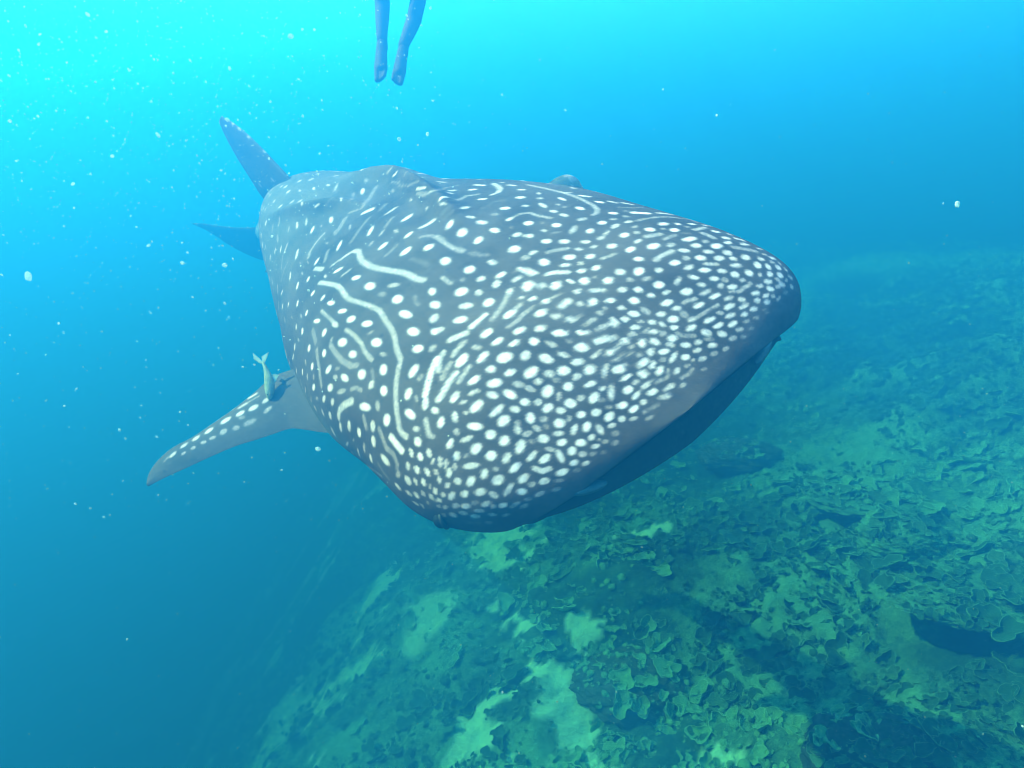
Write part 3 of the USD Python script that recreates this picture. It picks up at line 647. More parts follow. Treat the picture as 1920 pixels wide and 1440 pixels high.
28,-618,720,102,20,-103,45,-30,69,-86|81,-628,725,54,-39,209,-289,-14,109,-61|49,-609,630,115,-69,50,-176,-22,94,-42|
94,-611,590,99,-44,25,-158,-25,122,-64|94,-587,483,139,-8,-248,-56,-60,126,-82|51,-642,855,-18,7,100,-200,-7,94,-54|
81,-530,380,179,-49,-99,-72,-41,55,-16|94,-520,350,176,-51,-74,-69,-49,74,-9|87,-500,331,183,-57,-82,-72,-45,62,-4|
100,-503,376,197,-57,-98,-65,-70,88,-18|51,-487,402,213,62,-113,7,-45,-57,-36|41,-471,346,205,59,-84,-1,-42,-42,-35|69,-505,311,170,67,20,59,22,-50,-8|
75,-555,378,155,-51,-55,-81,-45,77,-22|94,-544,346,153,-41,-63,-76,-52,84,-17|87,-529,315,152,-29,-90,-80,-50,50,-22|
61,-514,293,153,-32,-48,-57,-45,48,-11|87,-574,373,124,-31,-76,-103,-55,98,-48|75,-562,344,127,-31,-52,-86,-34,52,-22|
94,-549,319,131,-32,-60,-89,-44,60,-22|63,-543,299,125,-34,-19,-67,-28,39,-11|87,-540,284,116,-30,-38,-84,-48,57,-25|
81,-600,428,87,0,-105,-77,-29,86,-62|65,-589,378,87,15,-110,-58,-34,73,-58|75,-578,346,92,2,-73,-78,-42,73,-57|65,-565,321,104,-8,-50,-70,-36,50,-35|
72,-554,295,100,0,-58,-70,-40,48,-39|65,-590,363,60,31,-118,-29,-20,52,-50|46,-581,337,62,5,-41,-74,-20,46,-34|46,-568,311,80,7,-40,-40,-27,40,-43|
46,-668,1100,-11,2,-75,-90,0,0,0|41,-551,282,92,17,-47,-23,-30,28,-42|94,-435,350,221,122,63,66,34,-95,-18|81,-403,329,225,-80,-113,-65,-61,61,4|
100,-327,233,201,160,0,30,6,-112,-57|100,-277,197,189,-86,-95,-65,-77,63,24|100,-383,273,207,127,-158,-39,-67,-56,-45|
41,-308,206,190,-73,-65,-49,-49,40,14|65,-317,197,183,-47,-87,-59,-73,40,9|35,-256,175,180,78,-60,-25,-47,-52,-36|
100,-236,147,166,120,-55,-19,-50,-96,-62|41,-213,141,165,-62,-54,-37,-42,34,16|39,-423,299,207,-49,-78,-51,-60,58,4|
81,-416,269,195,150,-74,17,-14,-55,-32|100,-369,233,191,113,-60,-2,-42,-94,-62|100,-355,202,177,132,-24,20,-12,-104,-64|
94,-451,295,194,118,29,66,32,-77,-21|100,-414,238,180,152,-26,42,2,-104,-58|100,-399,203,165,129,-48,17,-18,-96,-67|
100,-337,169,162,165,44,69,41,-88,-45|39,-306,177,173,114,-45,-5,-22,-60,-40|49,-282,171,174,28,-103,-56,-64,-15,-19|
23,-264,161,170,4,-71,-42,-65,0,-9|81,-287,147,159,99,-89,-38,-68,-61,-50|72,-254,133,156,105,-71,-29,-38,-45,-33|94,-221,118,150,126,55,48,32,-49,-26|
100,-196,105,145,124,46,40,38,-69,-38|65,-178,84,134,-28,-119,-75,-73,10,0|61,-152,74,130,96,-29,-11,-21,-49,-31|
94,-261,116,143,105,-49,-14,-38,-61,-46|100,-230,90,131,96,-75,-35,-61,-53,-45|81,-204,83,131,85,-15,1,-19,-56,-39|
28,-195,70,123,46,-38,-19,-22,-24,-19|61,-211,66,118,89,-41,-14,-22,-41,-34|28,-188,60,117,71,-30,-11,-21,-39,-30|
28,-158,58,119,86,-34,-13,-29,-51,-36|23,-173,46,109,80,-27,-7,-20,-46,-38|49,-291,123,142,73,-82,-39,-43,-31,-30|
81,-284,101,128,-42,-130,-107,-72,23,-1|100,-257,91,127,106,11,29,18,-75,-50|51,-244,73,117,82,-48,-19,-32,-48,-45|87,-457,265,176,97,28,65,36,-73,-21|
94,-376,175,155,136,22,62,27,-67,-36|81,-331,140,144,158,0,44,12,-60,-38|100,-313,118,134,150,-25,23,-3,-67,-50|100,-375,151,138,160,-28,43,6,-69,-50|
81,-446,226,158,160,-144,-8,-40,-42,-49|85,-270,74,111,99,-39,-5,-19,-49,-49|57,-251,59,102,101,-39,-6,-14,-35,-40|
28,-226,60,110,76,-26,-4,-20,-35,-34|14,-206,49,105,66,-24,-5,-18,-31,-32|94,-303,80,105,135,-56,-2,-24,-46,-56|100,-435,194,142,105,23,77,43,-70,-29|
100,-420,165,127,140,-58,34,-10,-80,-76|100,-375,127,118,142,-38,37,-4,-63,-62|100,-344,96,102,110,-61,-9,-29,-39,-60|
30,-409,180,144,67,-53,-7,-29,-38,-41|81,-493,293,170,88,48,85,32,-58,-9|63,-486,278,166,89,28,75,24,-47,-10|51,-475,256,160,66,27,59,31,-45,-8|
94,-493,263,152,89,27,87,43,-64,-8|87,-489,237,137,21,-87,-49,-74,26,-44|100,-467,211,134,124,-16,81,32,-82,-42|81,-512,256,130,70,-27,54,25,-63,-24|
81,-519,278,140,-47,-38,-76,-36,47,-4|100,-465,186,113,119,-92,20,-25,-46,-75|65,-446,161,103,40,-93,-74,-67,21,-42|
81,-415,141,107,164,-27,98,17,-47,-40|94,-395,119,97,88,-74,-25,-39,-25,-66|51,-369,110,104,81,-35,10,-7,-41,-52|46,-368,94,82,116,-60,7,-14,-22,-52|
23,-319,77,94,102,-69,-32,-22,-20,-39|23,-334,75,80,92,-49,-10,-15,-20,-49|23,-276,64,98,66,-41,-19,-29,-23,-38|94,-494,215,112,88,-66,38,-11,-50,-68|
94,-518,242,108,89,-35,100,35,-70,-24|77,-532,263,110,-10,-37,-56,-51,55,-29|77,-544,273,95,-2,-37,-56,-35,37,-33|94,-507,210,85,81,-106,-9,-40,8,-76|
65,-524,233,85,68,-86,22,-22,-9,-72|57,-544,261,78,51,-82,14,-29,18,-66|81,-470,171,87,100,-81,27,-17,-22,-67|46,-460,158,79,57,-57,-10,-29,0,-54|
28,-488,192,92,73,-70,13,-22,-16,-61|81,-443,143,78,95,-74,8,-21,-13,-63|35,-422,124,74,120,-69,42,-4,-19,-49|32,-408,111,66,103,-65,12,-12,-12,-56|
26,-394,107,79,66,-41,2,-11,-17,-48|57,-490,184,72,89,-107,-21,-33,15,-52|57,-519,218,66,68,-100,-15,-27,17,-64|57,-539,245,57,46,-88,-46,-38,44,-73|
41,-555,273,51,26,-56,-26,-32,50,-64|65,-502,194,57,73,-94,-24,-32,24,-63|35,-472,161,59,74,-79,-23,-21,7,-50|26,-449,139,53,78,-66,1,-20,7,-48|
19,-487,172,36,74,-81,-9,-18,15,-52|51,-553,278,78,-4,-19,-53,-33,47,-33|35,-563,288,42,16,-38,-26,-25,47,-55|26,-441,247,174,72,-18,23,7,-53,-27|
21,-310,159,162,66,-50,-17,-41,-35,-31"""
LINES = """129,89,-19,1890,319,14,1841,327|127,52,9,1631,339,58,1655,335|131,69,-7,1215,358,40,1215,357|107,52,-337,1740,269,-325,1620,287|
91,31,-310,1360,312,-281,1345,320|108,16,38,2490,323,97,2600,325|84,9,-72,2274,335,-30,2259,352,48,2485,324|88,20,13,2110,338,75,2290,316|
116,20,3,1961,321,43,1991,327,94,2095,311,169,2210,307|80,20,-42,2030,313,-12,1980,319|114,12,21,1761,329,69,1810,324|
103,16,-60,1470,346,-29,1501,349,-4,1511,350|121,14,-179,1610,323,-136,1655,325,-95,1705,325,-31,1760,326|
151,20,-162,1900,301,-116,1955,305,-74,2010,308|113,31,-309,1965,256,-285,2010,261,-244,2030,273,-185,2045,288|
109,20,-294,1685,290,-270,1735,291,-249,1775,292|97,31,-299,1555,301,-270,1535,310|
120,47,-258,1520,314,-234,1510,320,-206,1485,327,-201,1435,331,-218,1380,331,-230,1315,332,-232,1230,334,-225,1150,338,-211,1070,340,-196,1000,341,-190,950,340,-190,900,338,-180,860,337|
100,52,-374,1535,277,-363,1450,289,-352,1355,300,-349,1285,305,-356,1225,306,-361,1180,307|108,14,-169,1205,344,-145,1210,346,-115,1220,349|
101,6,-140,1035,349,-133,985,349,-131,915,347|114,20,-51,1125,361,-34,1110,360,-24,1080,357,-22,1025,355|110,44,-342,2390,217,-312,2415,234|
106,20,-298,2850,225,-273,2885,242|96,31,-260,2770,253,-235,2790,276|78,25,224,1875,375,246,1865,377|100,25,249,2200,340,272,2171,357|
48,78,148,1568,382,145,1453,401|115,78,425,2310,232,470,2340,201|43,20,211,2081,324,199,1912,344|
32,20,191,1937,333,169,1709,368,168,1574,399,201,1579,389|69,31,130,1542,371,124,1422,387,142,1352,401|64,16,-369,2250,206,-398,2255,185,-447,2235,147|
65,16,-356,2400,208,-406,2315,176|93,31,-467,2305,120,-485,2255,106|94,20,-302,2695,228,-322,2620,219|73,60,343,1870,276,342,1770,284|
94,78,339,1465,306,344,1395,308|59,25,148,1352,398,265,1581,322,311,1570,308|99,25,164,1246,364,199,1285,346,230,1315,337,259,1275,332|
113,52,380,1390,297,359,1310,307,333,1240,316,302,1200,324,278,1200,329|78,78,389,1285,298,392,1240,299|
71,31,183,895,338,210,895,335,232,870,331,232,825,327,240,785,323,242,770,321|92,4,179,1090,345,199,1090,343,233,1105,338,256,1070,334|
62,12,185,680,318,199,665,315|
81,37,427,1210,287,420,1125,292,417,1045,292,417,960,290,411,890,289,400,820,289,388,755,288,369,705,289,349,680,292,332,675,296|
84,89,430,880,281,441,850,275|61,60,417,960,290,434,940,283|76,60,452,760,264,458,730,259|84,29,111,600,313,124,595,312,140,580,309,155,565,306|
69,31,177,444,287,191,437,285,212,432,282|100,33,-21,1065,356,-26,1005,354,-33,945,350,-30,905,347,-28,865,344|94,14,-20,835,341,-11,795,337,3,765,334|
85,31,-140,800,337,-144,760,333,-142,745,331|103,69,15,610,316,21,580,312,27,550,308|83,69,46,515,302,62,503,300,82,473,295|
70,60,70,365,273,92,342,266|76,89,477,725,249,489,700,240|103,100,422,605,263,449,575,250|76,89,480,570,234,513,555,213|
46,20,428,680,268,456,650,253,492,650,235|61,29,380,540,270,413,535,259,442,530,248,473,520,233,495,500,219,527,492,198,515,455,202|
64,69,509,418,201,536,423,182|79,44,450,388,226,491,395,208|103,37,326,437,268,358,422,259|85,25,349,392,256,383,392,248|62,9,406,389,241,420,378,234|
86,37,451,363,220,454,345,214,455,327,209|70,78,513,310,176,528,300,163|85,31,462,268,187,479,254,175,501,235,158|
83,52,263,335,253,285,339,252,321,336,246|58,60,347,252,210,369,236,198|52,44,339,148,156,387,151,150|77,44,-531,2185,58,-511,2195,83|
71,22,-542,770,215,-529,745,223,-524,710,225|62,14,-468,715,257,-482,680,248|119,60,-615,825,134,-600,815,157,-584,790,175,-567,755,192,-560,740,197|
65,14,-236,820,327,-250,790,323,-250,765,321|92,44,-347,1320,304,-359,1215,305,-363,1190,306|
88,41,-363,1190,306,-363,1125,308,-352,1050,312,-340,965,314,-334,900,314,-346,830,307,-353,775,302,-366,725,295,-383,685,286,-397,630,277,-423,605,266,-442,585,257,-467,550,243,-488,515,230,-503,485,218,-511,466,211|
80,47,-514,466,209,-519,439,202,-515,418,200|67,33,-445,1295,267,-447,1195,273,-448,1110,278|
74,37,-440,1000,282,-436,920,282,-438,855,279,-448,810,273,-450,765,269,-450,745,268|
96,25,-489,1050,259,-503,1035,251,-508,960,248,-509,895,245,-501,830,247,-487,800,253|107,16,-508,1270,234,-519,1215,232,-529,1170,230|
86,29,-541,1130,224,-557,1085,214,-572,1040,202,-587,1010,187,-599,985,174|106,83,-334,515,280,-369,493,269,-396,468,259,-418,449,250|
80,20,-641,1305,85,-649,1290,67|80,37,-71,540,306,-97,520,303,-125,505,300,-162,490,296|92,78,-211,520,297,-161,525,301|
71,31,-152,430,286,-120,428,287,-93,435,289,-66,437,290|115,60,-273,535,292,-254,525,293,-235,515,294|91,41,-300,480,281,-277,488,285,-256,490,288|
87,56,-353,475,270,-335,500,278,-311,515,284|92,29,-361,444,264,-341,456,270,-320,463,275|78,37,-340,393,259,-320,398,264,-295,407,270|
103,69,-403,402,246,-380,407,253,-354,418,261,-330,421,266|57,41,207,194,196,240,187,189|42,41,200,148,171,222,148,169,248,148,167,269,146,163|
57,33,131,144,171,135,132,164,156,118,155|49,25,87,62,126,70,58,124,50,61,126|44,31,44,92,143,29,81,137,13,81,137,8,84,139|51,16,-76,53,121,-40,47,119|
30,3,138,49,116,162,48,112|90,25,-562,645,188,-574,615,172|78,25,-552,545,189,-560,510,177,-568,483,166,-563,446,165,-570,421,150,-579,416,135|
98,78,-543,478,190,-544,446,183,-544,414,177|82,14,-605,530,107,-607,510,94,-606,480,89|75,41,-457,393,225,-467,373,216,-474,356,207|
63,25,-628,720,3,-621,615,41,-616,550,60|61,69,-344,122,127,-334,107,118,-319,101,118|56,5,-523,218,36,-505,194,34"""
FIN_DOTS = """90,-785,1396,35,143,54,-10,6,-91,-31|100,-833,1388,42,185,14,-31,-7,-115,-37|100,-880,1390,52,175,34,-23,0,-108,-36|
100,-933,1390,62,203,43,-25,3,-112,-38|100,-996,1379,70,169,50,-16,7,-94,-32|95,-1043,1373,78,150,47,-13,8,-88,-31|
80,-1086,1365,83,142,51,-11,9,-76,-27|75,-1129,1348,86,137,57,-8,11,-69,-25|60,-957,1345,52,130,24,-17,3,-115,-38|
40,-868,1334,31,236,10,-42,-7,-116,-37|50,-916,1337,41,121,-23,-31,-16,-105,-31|55,-996,1340,58,123,-5,-25,-5,-73,-23|
50,-1028,1339,64,97,-15,-24,-8,-77,-24|50,-1065,1336,70,92,9,-15,1,-72,-24|50,-1098,1332,75,83,23,-8,6,-60,-21|45,-796,1351,23,180,72,-11,7,-88,-31|
30,-882,1368,45,114,-31,-32,-15,-80,-23"""
FIN_LINES = """70,60,-873,1423,61,-846,1426,57|72,69,-828,1452,62,-800,1453,57|44,25,-1161,1337,88,-1145,1349,89|50,44,-916,1434,73,-888,1439,70|
44,44,-956,1418,76,-936,1425,74|39,31,-994,1408,80,-977,1413,78|40,31,-836,1428,56,-796,1432,49"""


def read_marks(dots, lines):
    out = []
    for e in dots.replace('\n', '').split('|'):
        v = np.array(list(map(int, e.split(','))), float)
        out.append(('dot', v[0] / 100, v[1:4] / 1000, v[4:7] / 10000, v[7:10] / 10000))
    for e in lines.replace('\n', '').split('|') if lines else ():
        v = np.array(list(map(int, e.split(','))), float)
        out.append(('line', v[1] / 100, v[2:].reshape(-1, 3) / 1000, v[0] / 10000, None))
    return out


def round_dot(c, r, b):
    return ('round', b, np.asarray(c), r, None)


def paint(P, marks):
    """Brightness of the pale marks at the points P: oval dots and lines that lie on the skin."""
    T, val = cKDTree(P), np.zeros(len(P))
    for kind, b, c, A, B in marks:
        if kind == 'line':
            for k in range(len(c) - 1):
                sel = np.array(T.query_ball_point((c[k] + c[k + 1]) / 2, np.linalg.norm(c[k + 1] - c[k]) / 2 + A * 1.6), int)
                if len(sel):
                    val[sel] = np.maximum(val[sel], b * sstep(seg_dist(P[sel], c[k], c[k + 1]), A * 1.30, A * .55))
            continue
        la = A if kind == 'round' else max(np.linalg.norm(A), np.linalg.norm(B))
        sel = np.array(T.query_ball_point(c, la * 1.6), int)
        if not len(sel):
            continue
        q = P[sel] - c
        if kind == 'round':
            d = np.linalg.norm(q, axis=1) / A
        else:
            n = np.cross(A, B)
            n = n / max(np.linalg.norm(n), 1e-12) * min(np.linalg.norm(A), np.linalg.norm(B)) * 2.5
            k = np.linalg.lstsq(np.stack([A, B, n], 1), q.T, rcond=None)[0]
            d = np.sqrt((k ** 2).sum(0))
        val[sel] = np.maximum(val[sel], b * sstep(d, 1.22, .62))
    return val


SHARK = np.eye(4)
SHARK[:3, :3] = CAM_R @ SHARK_R
SHARK[:3, 3] = CAM_R @ SHARK_T + CAM
shark = thing('whale_shark', 'large grey whale shark covered in white spots, swimming towards the viewer', 'whale shark', matrix=SHARK)

yy = np.concatenate([np.linspace(0, 1, 131)[1:] ** 2 * K['cap'], np.linspace(K['cap'], 3.6, 430)[1:], np.linspace(3.6, 6.0, 90)[1:]])
th = np.concatenate([np.linspace(-.42, math.pi + .42, 430), np.linspace(math.pi + .42, 2 * math.pi - .42, 80)[1:-1]])
raw = shaped(loft(yy, th))
G = tucked(raw)
bv, bf = capped(G)
marks = read_marks(DOTS, LINES)
# the far flank and the tail carry the same kind of dots, which only start where the measured ones end
rng = np.random.default_rng(11)
cand = raw[np.ix_(np.where(yy > .5)[0], np.where((th > -.3) & (th < math.pi + .3))[0])].reshape(-1, 3)
have = cKDTree(np.vstack([m[2].reshape(-1, 3) for m in marks]))
extra, ET = [], []
for q in cand[rng.choice(len(cand), 9000)]:
    gap = .075 if q[1] < 1.5 else .10
    if have.query(q)[0] > gap * 1.15 and (not ET or np.min(np.linalg.norm(np.array(ET) - q, axis=1)) > gap):
        ET.append(q)
        extra.append(round_dot(q, float(rng.uniform(.012, .021)), float(rng.uniform(.4, .9))))
rp = raw.reshape(-1, 3)
mk = np.append(paint(rp, marks + extra), [0, 0])
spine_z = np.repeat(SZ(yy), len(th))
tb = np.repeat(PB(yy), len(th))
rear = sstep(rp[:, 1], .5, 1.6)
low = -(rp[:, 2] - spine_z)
belly_haze = np.append((1 - rear) * sstep(rp[:, 1], .35, .9) * sstep(low, .06, .30) + rear * sstep(low, -.16, .16) + .14 * sstep(rp[:, 1], 1.7, 3.0), [0, 0]) * .85  # pale underside, reaching up the rear flank and back to paint sun and haze
part(shark, 'body', (bv, bf), SKIN, True, {'mark': mk, 'belly_haze': belly_haze})

# lower jaw: the same ring shapes, cut flat under the upper lip and drawn in behind the mouth corners
jy = np.concatenate([np.linspace(0, 1, 60)[1:] ** 2 * K['cap'], np.linspace(K['cap'], .95, 40)[1:]])
J = shaped(loft(jy, np.linspace(0, 2 * math.pi, 220, endpoint=False)))
JX, JY, JZ = J[..., 0], J[..., 1], J[..., 2]
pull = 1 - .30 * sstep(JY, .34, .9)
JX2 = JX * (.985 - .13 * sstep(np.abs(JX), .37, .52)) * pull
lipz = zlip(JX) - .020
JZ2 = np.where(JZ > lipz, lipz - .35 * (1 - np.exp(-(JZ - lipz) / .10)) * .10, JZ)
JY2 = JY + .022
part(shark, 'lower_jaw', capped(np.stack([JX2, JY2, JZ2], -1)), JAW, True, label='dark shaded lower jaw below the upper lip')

# nostril flap on the upper lip
def blob(center, axes, radii, sub=3, wob=0.0, seed=0):
    s = trimesh.creation.icosphere(sub)
    v = np.array(s.vertices)
    if wob:
        v = v * (1 + wob * (meshkit.fbm(v * 1.7 + seed) if hasattr(meshkit, 'fbm') else 0))[:, None]
    return (v * np.array(radii)) @ np.array(axes) + np.array(center), np.array(s.faces)


def frame(d, up):
    d = np.asarray(d, float) / np.linalg.norm(d)
    s = np.cross(up, d)
    s /= np.linalg.norm(s)
    return np.stack([d, s, np.cross(d, s)])


for sgn, cx in ((-1, -.272), (1, .29)):
    c = np.array([cx, .040 + .012, zlip(cx) - .012])
    part(shark, 'nostril_flap', blob(c, frame([1, -.33 * sgn * -1, -.22 * sgn * -1], [0, 0, 1]), (.045, .016, .011)), FLAP, True)
for sgn in (-1, 1):
    e = part(shark, 'eye', blob((0.567 * -sgn, 0.295, 0.025), np.eye(3), (.017, .02, .02)), EYE, True)
    ring = trimesh.creation.torus(.020, .005, major_sections=24, minor_sections=8)
    ring.apply_transform(trimesh.geometry.align_vectors([0, 0, 1], [sgn, -.55, .12]))
    ring.apply_translation([0.567 * -sgn + sgn * .008, 0.295 - .006, 0.025])
    part(e, 'eyelid', ring, EYELID, True)


def fin(lead, trail, thick, ns=90, nc=46, nose=.22, curve=None):
    """A fin between a leading and a trailing edge (root to tip), lens-shaped in section with a rounded leading edge."""
    s = np.linspace(0, 1, ns)

    def resample(P):
        P = np.array(P, float)
        d = np.concatenate([[0], np.cumsum(np.linalg.norm(np.diff(P, axis=0), axis=1))])
        return np.stack([PchipInterpolator(d / d[-1], P[:, k])(s) for k in range(3)], 1)
    L, T = resample(lead), resample(trail)
    u = (1 - np.cos(np.linspace(0, math.pi, nc))) / 2
    half = (u ** .5) * (1 - u) ** .9 * 1.9 + .03 * (1 - u) * (u > 0)
    chord = T - L
    span = np.gradient((L + T) / 2, axis=0)
    nrm = np.cross(span, chord)
    ln = np.linalg.norm(nrm, axis=1, keepdims=True)
    nrm = nrm / np.maximum(ln, 1e-9)
    nrm[ln[:, 0] < 1e-7] = nrm[ns // 2]
    tk = np.array([thick]).ravel()
    tt = np.interp(s, np.linspace(0, 1, len(tk)), tk)
    up = L[:, None] + u[None, :, None] * chord[:, None] + (half[None, :, None] * tt[:, None, None]) * nrm[:, None]
    dn = L[:, None] + u[None, ::-1, None] * chord[:, None] - (half[None, ::-1, None] * tt[:, None, None]) * nrm[:, None]
    R = np.concatenate([up, dn[:, 1:-1]], 1)
    return capped(R)


LEAD, TRAIL = [[-0.53, 1.516, 0.026], [-0.642, 1.516, 0.047], [-0.715, 1.519, 0.063], [-0.793, 1.482, 0.066], [-0.886, 1.444, 0.071], [-0.972, 1.417, 0.079], [-1.053, 1.396, 0.087], [-1.13, 1.386, 0.099], [-1.179, 1.362, 0.1], [-1.215, 1.326, 0.096], [-1.237, 1.281, 0.085]], [[-0.632, 1.124, -0.084], [-0.688, 1.17, -0.058], [-0.721, 1.206, -0.04], [-0.768, 1.245, -0.018], [-0.822, 1.253, -0.004], [-0.888, 1.264, 0.012], [-0.947, 1.275, 0.027], [-1.021, 1.278, 0.042], [-1.11, 1.277, 0.059], [-1.179, 1.277, 0.072], [-1.233, 1.271, 0.081]]
flat_v, _ = fin(LEAD, TRAIL, (.0005,), 170, 90)
pv, pf = fin(LEAD, TRAIL, (.040, .034, .026, .018, .006), 170, 90)
fin_marks = read_marks(FIN_DOTS, FIN_LINES)
pm = paint(flat_v, fin_marks)
part(shark, 'pectoral_fin', (pv, pf), SKIN, True, {'mark': pm, 'belly_haze': np.full(len(pv), .05)})
LEAD_2, TRAIL_2 = [[0.593, 1.409, -0.229], [0.641, 1.412, -0.175], [0.684, 1.419, -0.115], [0.726, 1.427, -0.054], [0.758, 1.432, -0.009], [0.775, 1.439, 0.027], [0.783, 1.446, 0.055], [0.784, 1.456, 0.082], [0.776, 1.468, 0.108]], [[0.407, 1.551, -0.011], [0.467, 1.545, 0.029], [0.532, 1.534, 0.063], [0.598, 1.524, 0.096], [0.647, 1.516, 0.121], [0.684, 1.508, 0.133], [0.714, 1.499, 0.137], [0.74, 1.489, 0.134], [0.764, 1.476, 0.122]]
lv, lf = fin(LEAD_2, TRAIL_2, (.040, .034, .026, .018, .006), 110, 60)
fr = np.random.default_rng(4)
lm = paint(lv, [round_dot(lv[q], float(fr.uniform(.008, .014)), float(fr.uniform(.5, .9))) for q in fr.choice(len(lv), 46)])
part(shark, 'pectoral_fin', (lv, lf), SKIN, True, {'mark': lm, 'belly_haze': np.full(len(lv), .6)})  # overall paleness paints haze and sunlight onto the far fin


def at(y, x=0.0, z=0.0):
    return np.array([SX(y) + x, y, SZ(y) + z])


def plain_fin(name, lead, trail, thick, spots=14, seed=1):
    v, f = fin(lead, trail, thick, 70, 40)
    r = np.random.default_rng(seed)
    q = v[r.choice(len(v), spots)]
    part(shark, name, (v, f), SKIN, True, {'mark': paint(v, [round_dot(a, .016, .6) for a in q]), 'belly_haze': np.full(len(v), .05)})


tz = lambda y: float(PT(y))
plain_fin('dorsal_fin', [at(3.30, .0, tz(3.3) - .06), at(3.50, -.01, tz(3.5) + .10), at(3.76, -.03, tz(3.75) + .30), at(3.98, -.06, tz(4.0) + .45), at(4.14, -.09, tz(4.1) + .53)],
          [at(4.22, -.12, tz(4.2) - .14), at(4.18, -.15, tz(4.2) + .02), at(4.18, -.15, tz(4.2) + .22), at(4.20, -.14, tz(4.2) + .40), at(4.22, -.12, tz(4.2) + .52)], (.055, .045, .035, .022, .008), 14, 2)
plain_fin('second_dorsal_fin', [at(4.85, 0, tz(4.85) - .03), at(5.0, -.01, tz(5) + .08), at(5.18, -.02, tz(5.1) + .15)],
          [at(5.2, 0, tz(5.2) - .03), at(5.2, -.01, tz(5.2) + .05), at(5.22, -.02, tz(5.1) + .14)], (.02, .015, .005), 4, 3)
for sg in (-1, 1):
    plain_fin('pelvic_fin', [at(3.9, sg * .16, -.10), at(4.1, sg * .30, -.22), at(4.3, sg * .42, -.30)],
              [at(4.25, sg * .14, -.12), at(4.3, sg * .26, -.2), at(4.36, sg * .41, -.29)], (.025, .018, .006), 4, 5)
e0 = at(5.85) - np.array([0, 0, .07])
hx = np.array([-.72, .69, .05]); hx /= np.linalg.norm(hx)      # heading of the tail, swept to the shark's right
uz = np.array([-.02, -.05, 1.0])
plain_fin('tail_fin', [e0 - hx * .10 + uz * .10, e0 + hx * .25 + uz * .17, e0 + hx * .48 + uz * .25, e0 + hx * .62 + uz * .31, e0 + hx * .72 + uz * .34],
          [e0 + hx * .06 - uz * .32, e0 + hx * .30 - uz * .18, e0 + hx * .48 + uz * .0, e0 + hx * .62 + uz * .22, e0 + hx * .73 + uz * .33], (.05, .04, .03, .02, .006), 8, 7)
plain_fin('tail_fin', [e0 - hx * .05 - uz * .0, e0 + hx * .06 - uz * .22, e0 + hx * .16 - uz * .40],
          [e0 + hx * .22 + uz * .0, e0 + hx * .20 - uz * .18, e0 + hx * .20 - uz * .39], (.045, .03, .006), 5, 8)


# ------------------------------------------------------------------ remora on the fin
def unit(v):
    v = np.asarray(v, float)
    return v / np.linalg.norm(v)


FISH = plain('remora_skin', (.23, .20, .14), .6, .12, .55, 30.0)
FISH_FIN = plain('remora_fin', (.28, .25, .19), .5, .3, .2, 40.0)
STRIPE = plain('remora_stripe', (.30, .15, .09), .5, .3, .2, 40.0)
head, mid, tailp = (np.array(q) for q in ((-0.8820, 2.3602, -3.3611), (-0.8939, 2.4018, -3.2965), (-0.9248, 2.4400, -3.2377)))
nose = head
path = CubicSpline([0, .5, 1], np.array([nose, mid, tailp]))
remora = thing('remora', 'small pale remora clinging upright to the whale shark\'s pectoral fin', 'fish')
s_ = np.linspace(0, 1, 40)
C_, D_ = path(s_), path(s_, 1)
D_ /= np.linalg.norm(D_, axis=1, keepdims=True)
toward = unit(CAM - mid)
flen = np.linalg.norm(tailp - nose)
rad = np.interp(s_, [0, .05, .18, .38, .6, .8, 1], [.012,   .055, .108, .122, .094, .054, .028]) * flen
a_ = np.linspace(0, 2 * math.pi, 20, endpoint=False)
rings = []
for c, d_, r in zip(C_, D_, rad):
    sd = unit(np.cross(d_, toward))
    up_ = np.cross(sd, d_)
    rings.append(c + r * (np.cos(a_)[:, None] * sd + .8 * np.sin(a_)[:, None] * up_))
part(remora, 'body', capped(np.array(rings)), FISH)
sd = unit(np.cross(D_[-1], toward))
dn = D_[-1]


def flat_fin(pts, th=.0016):
    pts = np.array(pts)
    n = unit(np.cross(pts[1] - pts[0], pts[2] - pts[0]))
    k = len(pts)
    v = np.vstack([pts + n * th, pts - n * th])
    f = [(0, i, i + 1) for i in range(1, k - 1)] + [(k, k + i + 1, k + i) for i in range(1, k - 1)]
    f += [q for i in range(k) for q in ((i, k + i, k + (i + 1) % k), (i, k + (i + 1) % k, (i + 1) % k))]
    return outward(v, np.array(f))


tl = flen * .36
for sg in (-1, 1):
    part(remora, 'tail_lobe', flat_fin([tailp - dn * .04 * flen - sd * .02 * flen * sg, tailp + dn * tl * .45 + sd * sg * tl * .10, tailp + dn * tl * (1.0 if sg < 0 else .55) + sd * sg * tl * (.30 if sg < 0 else .62), tailp + dn * tl * .5 + sd * sg * tl * (.42 if sg < 0 else .60), tailp + dn * 0 + sd * sg * tl * .16]), FISH_FIN, False)
part(remora, 'side_fin', flat_fin([path(.30) + sd * .08 * flen, path(.52) + sd * .26 * flen, path(.60) + sd * .12 * flen, path(.46) + sd * .05 * flen]), FISH_FIN, False)
st = []
for q in np.linspace(.08, .72, 18):
    r = np.interp(q, s_, rad)
    c = path(q) + toward * r * .80
    st.append(c + np.stack([sd * .012 * flen, toward * .006 * flen, -sd * .012 * flen, -toward * .01 * flen]))
part(remora, 'stripe', capped(np.array(st)), STRIPE)
for sg in (-1, 1):
    ce = path(.13) + unit(np.cross(path(.13, 1), toward)) * sg * .052 * flen + toward * .06 * flen
    part(remora, 'eye', blob(ce, np.eye(3), (.016 * flen,) * 3, 2), EYE)


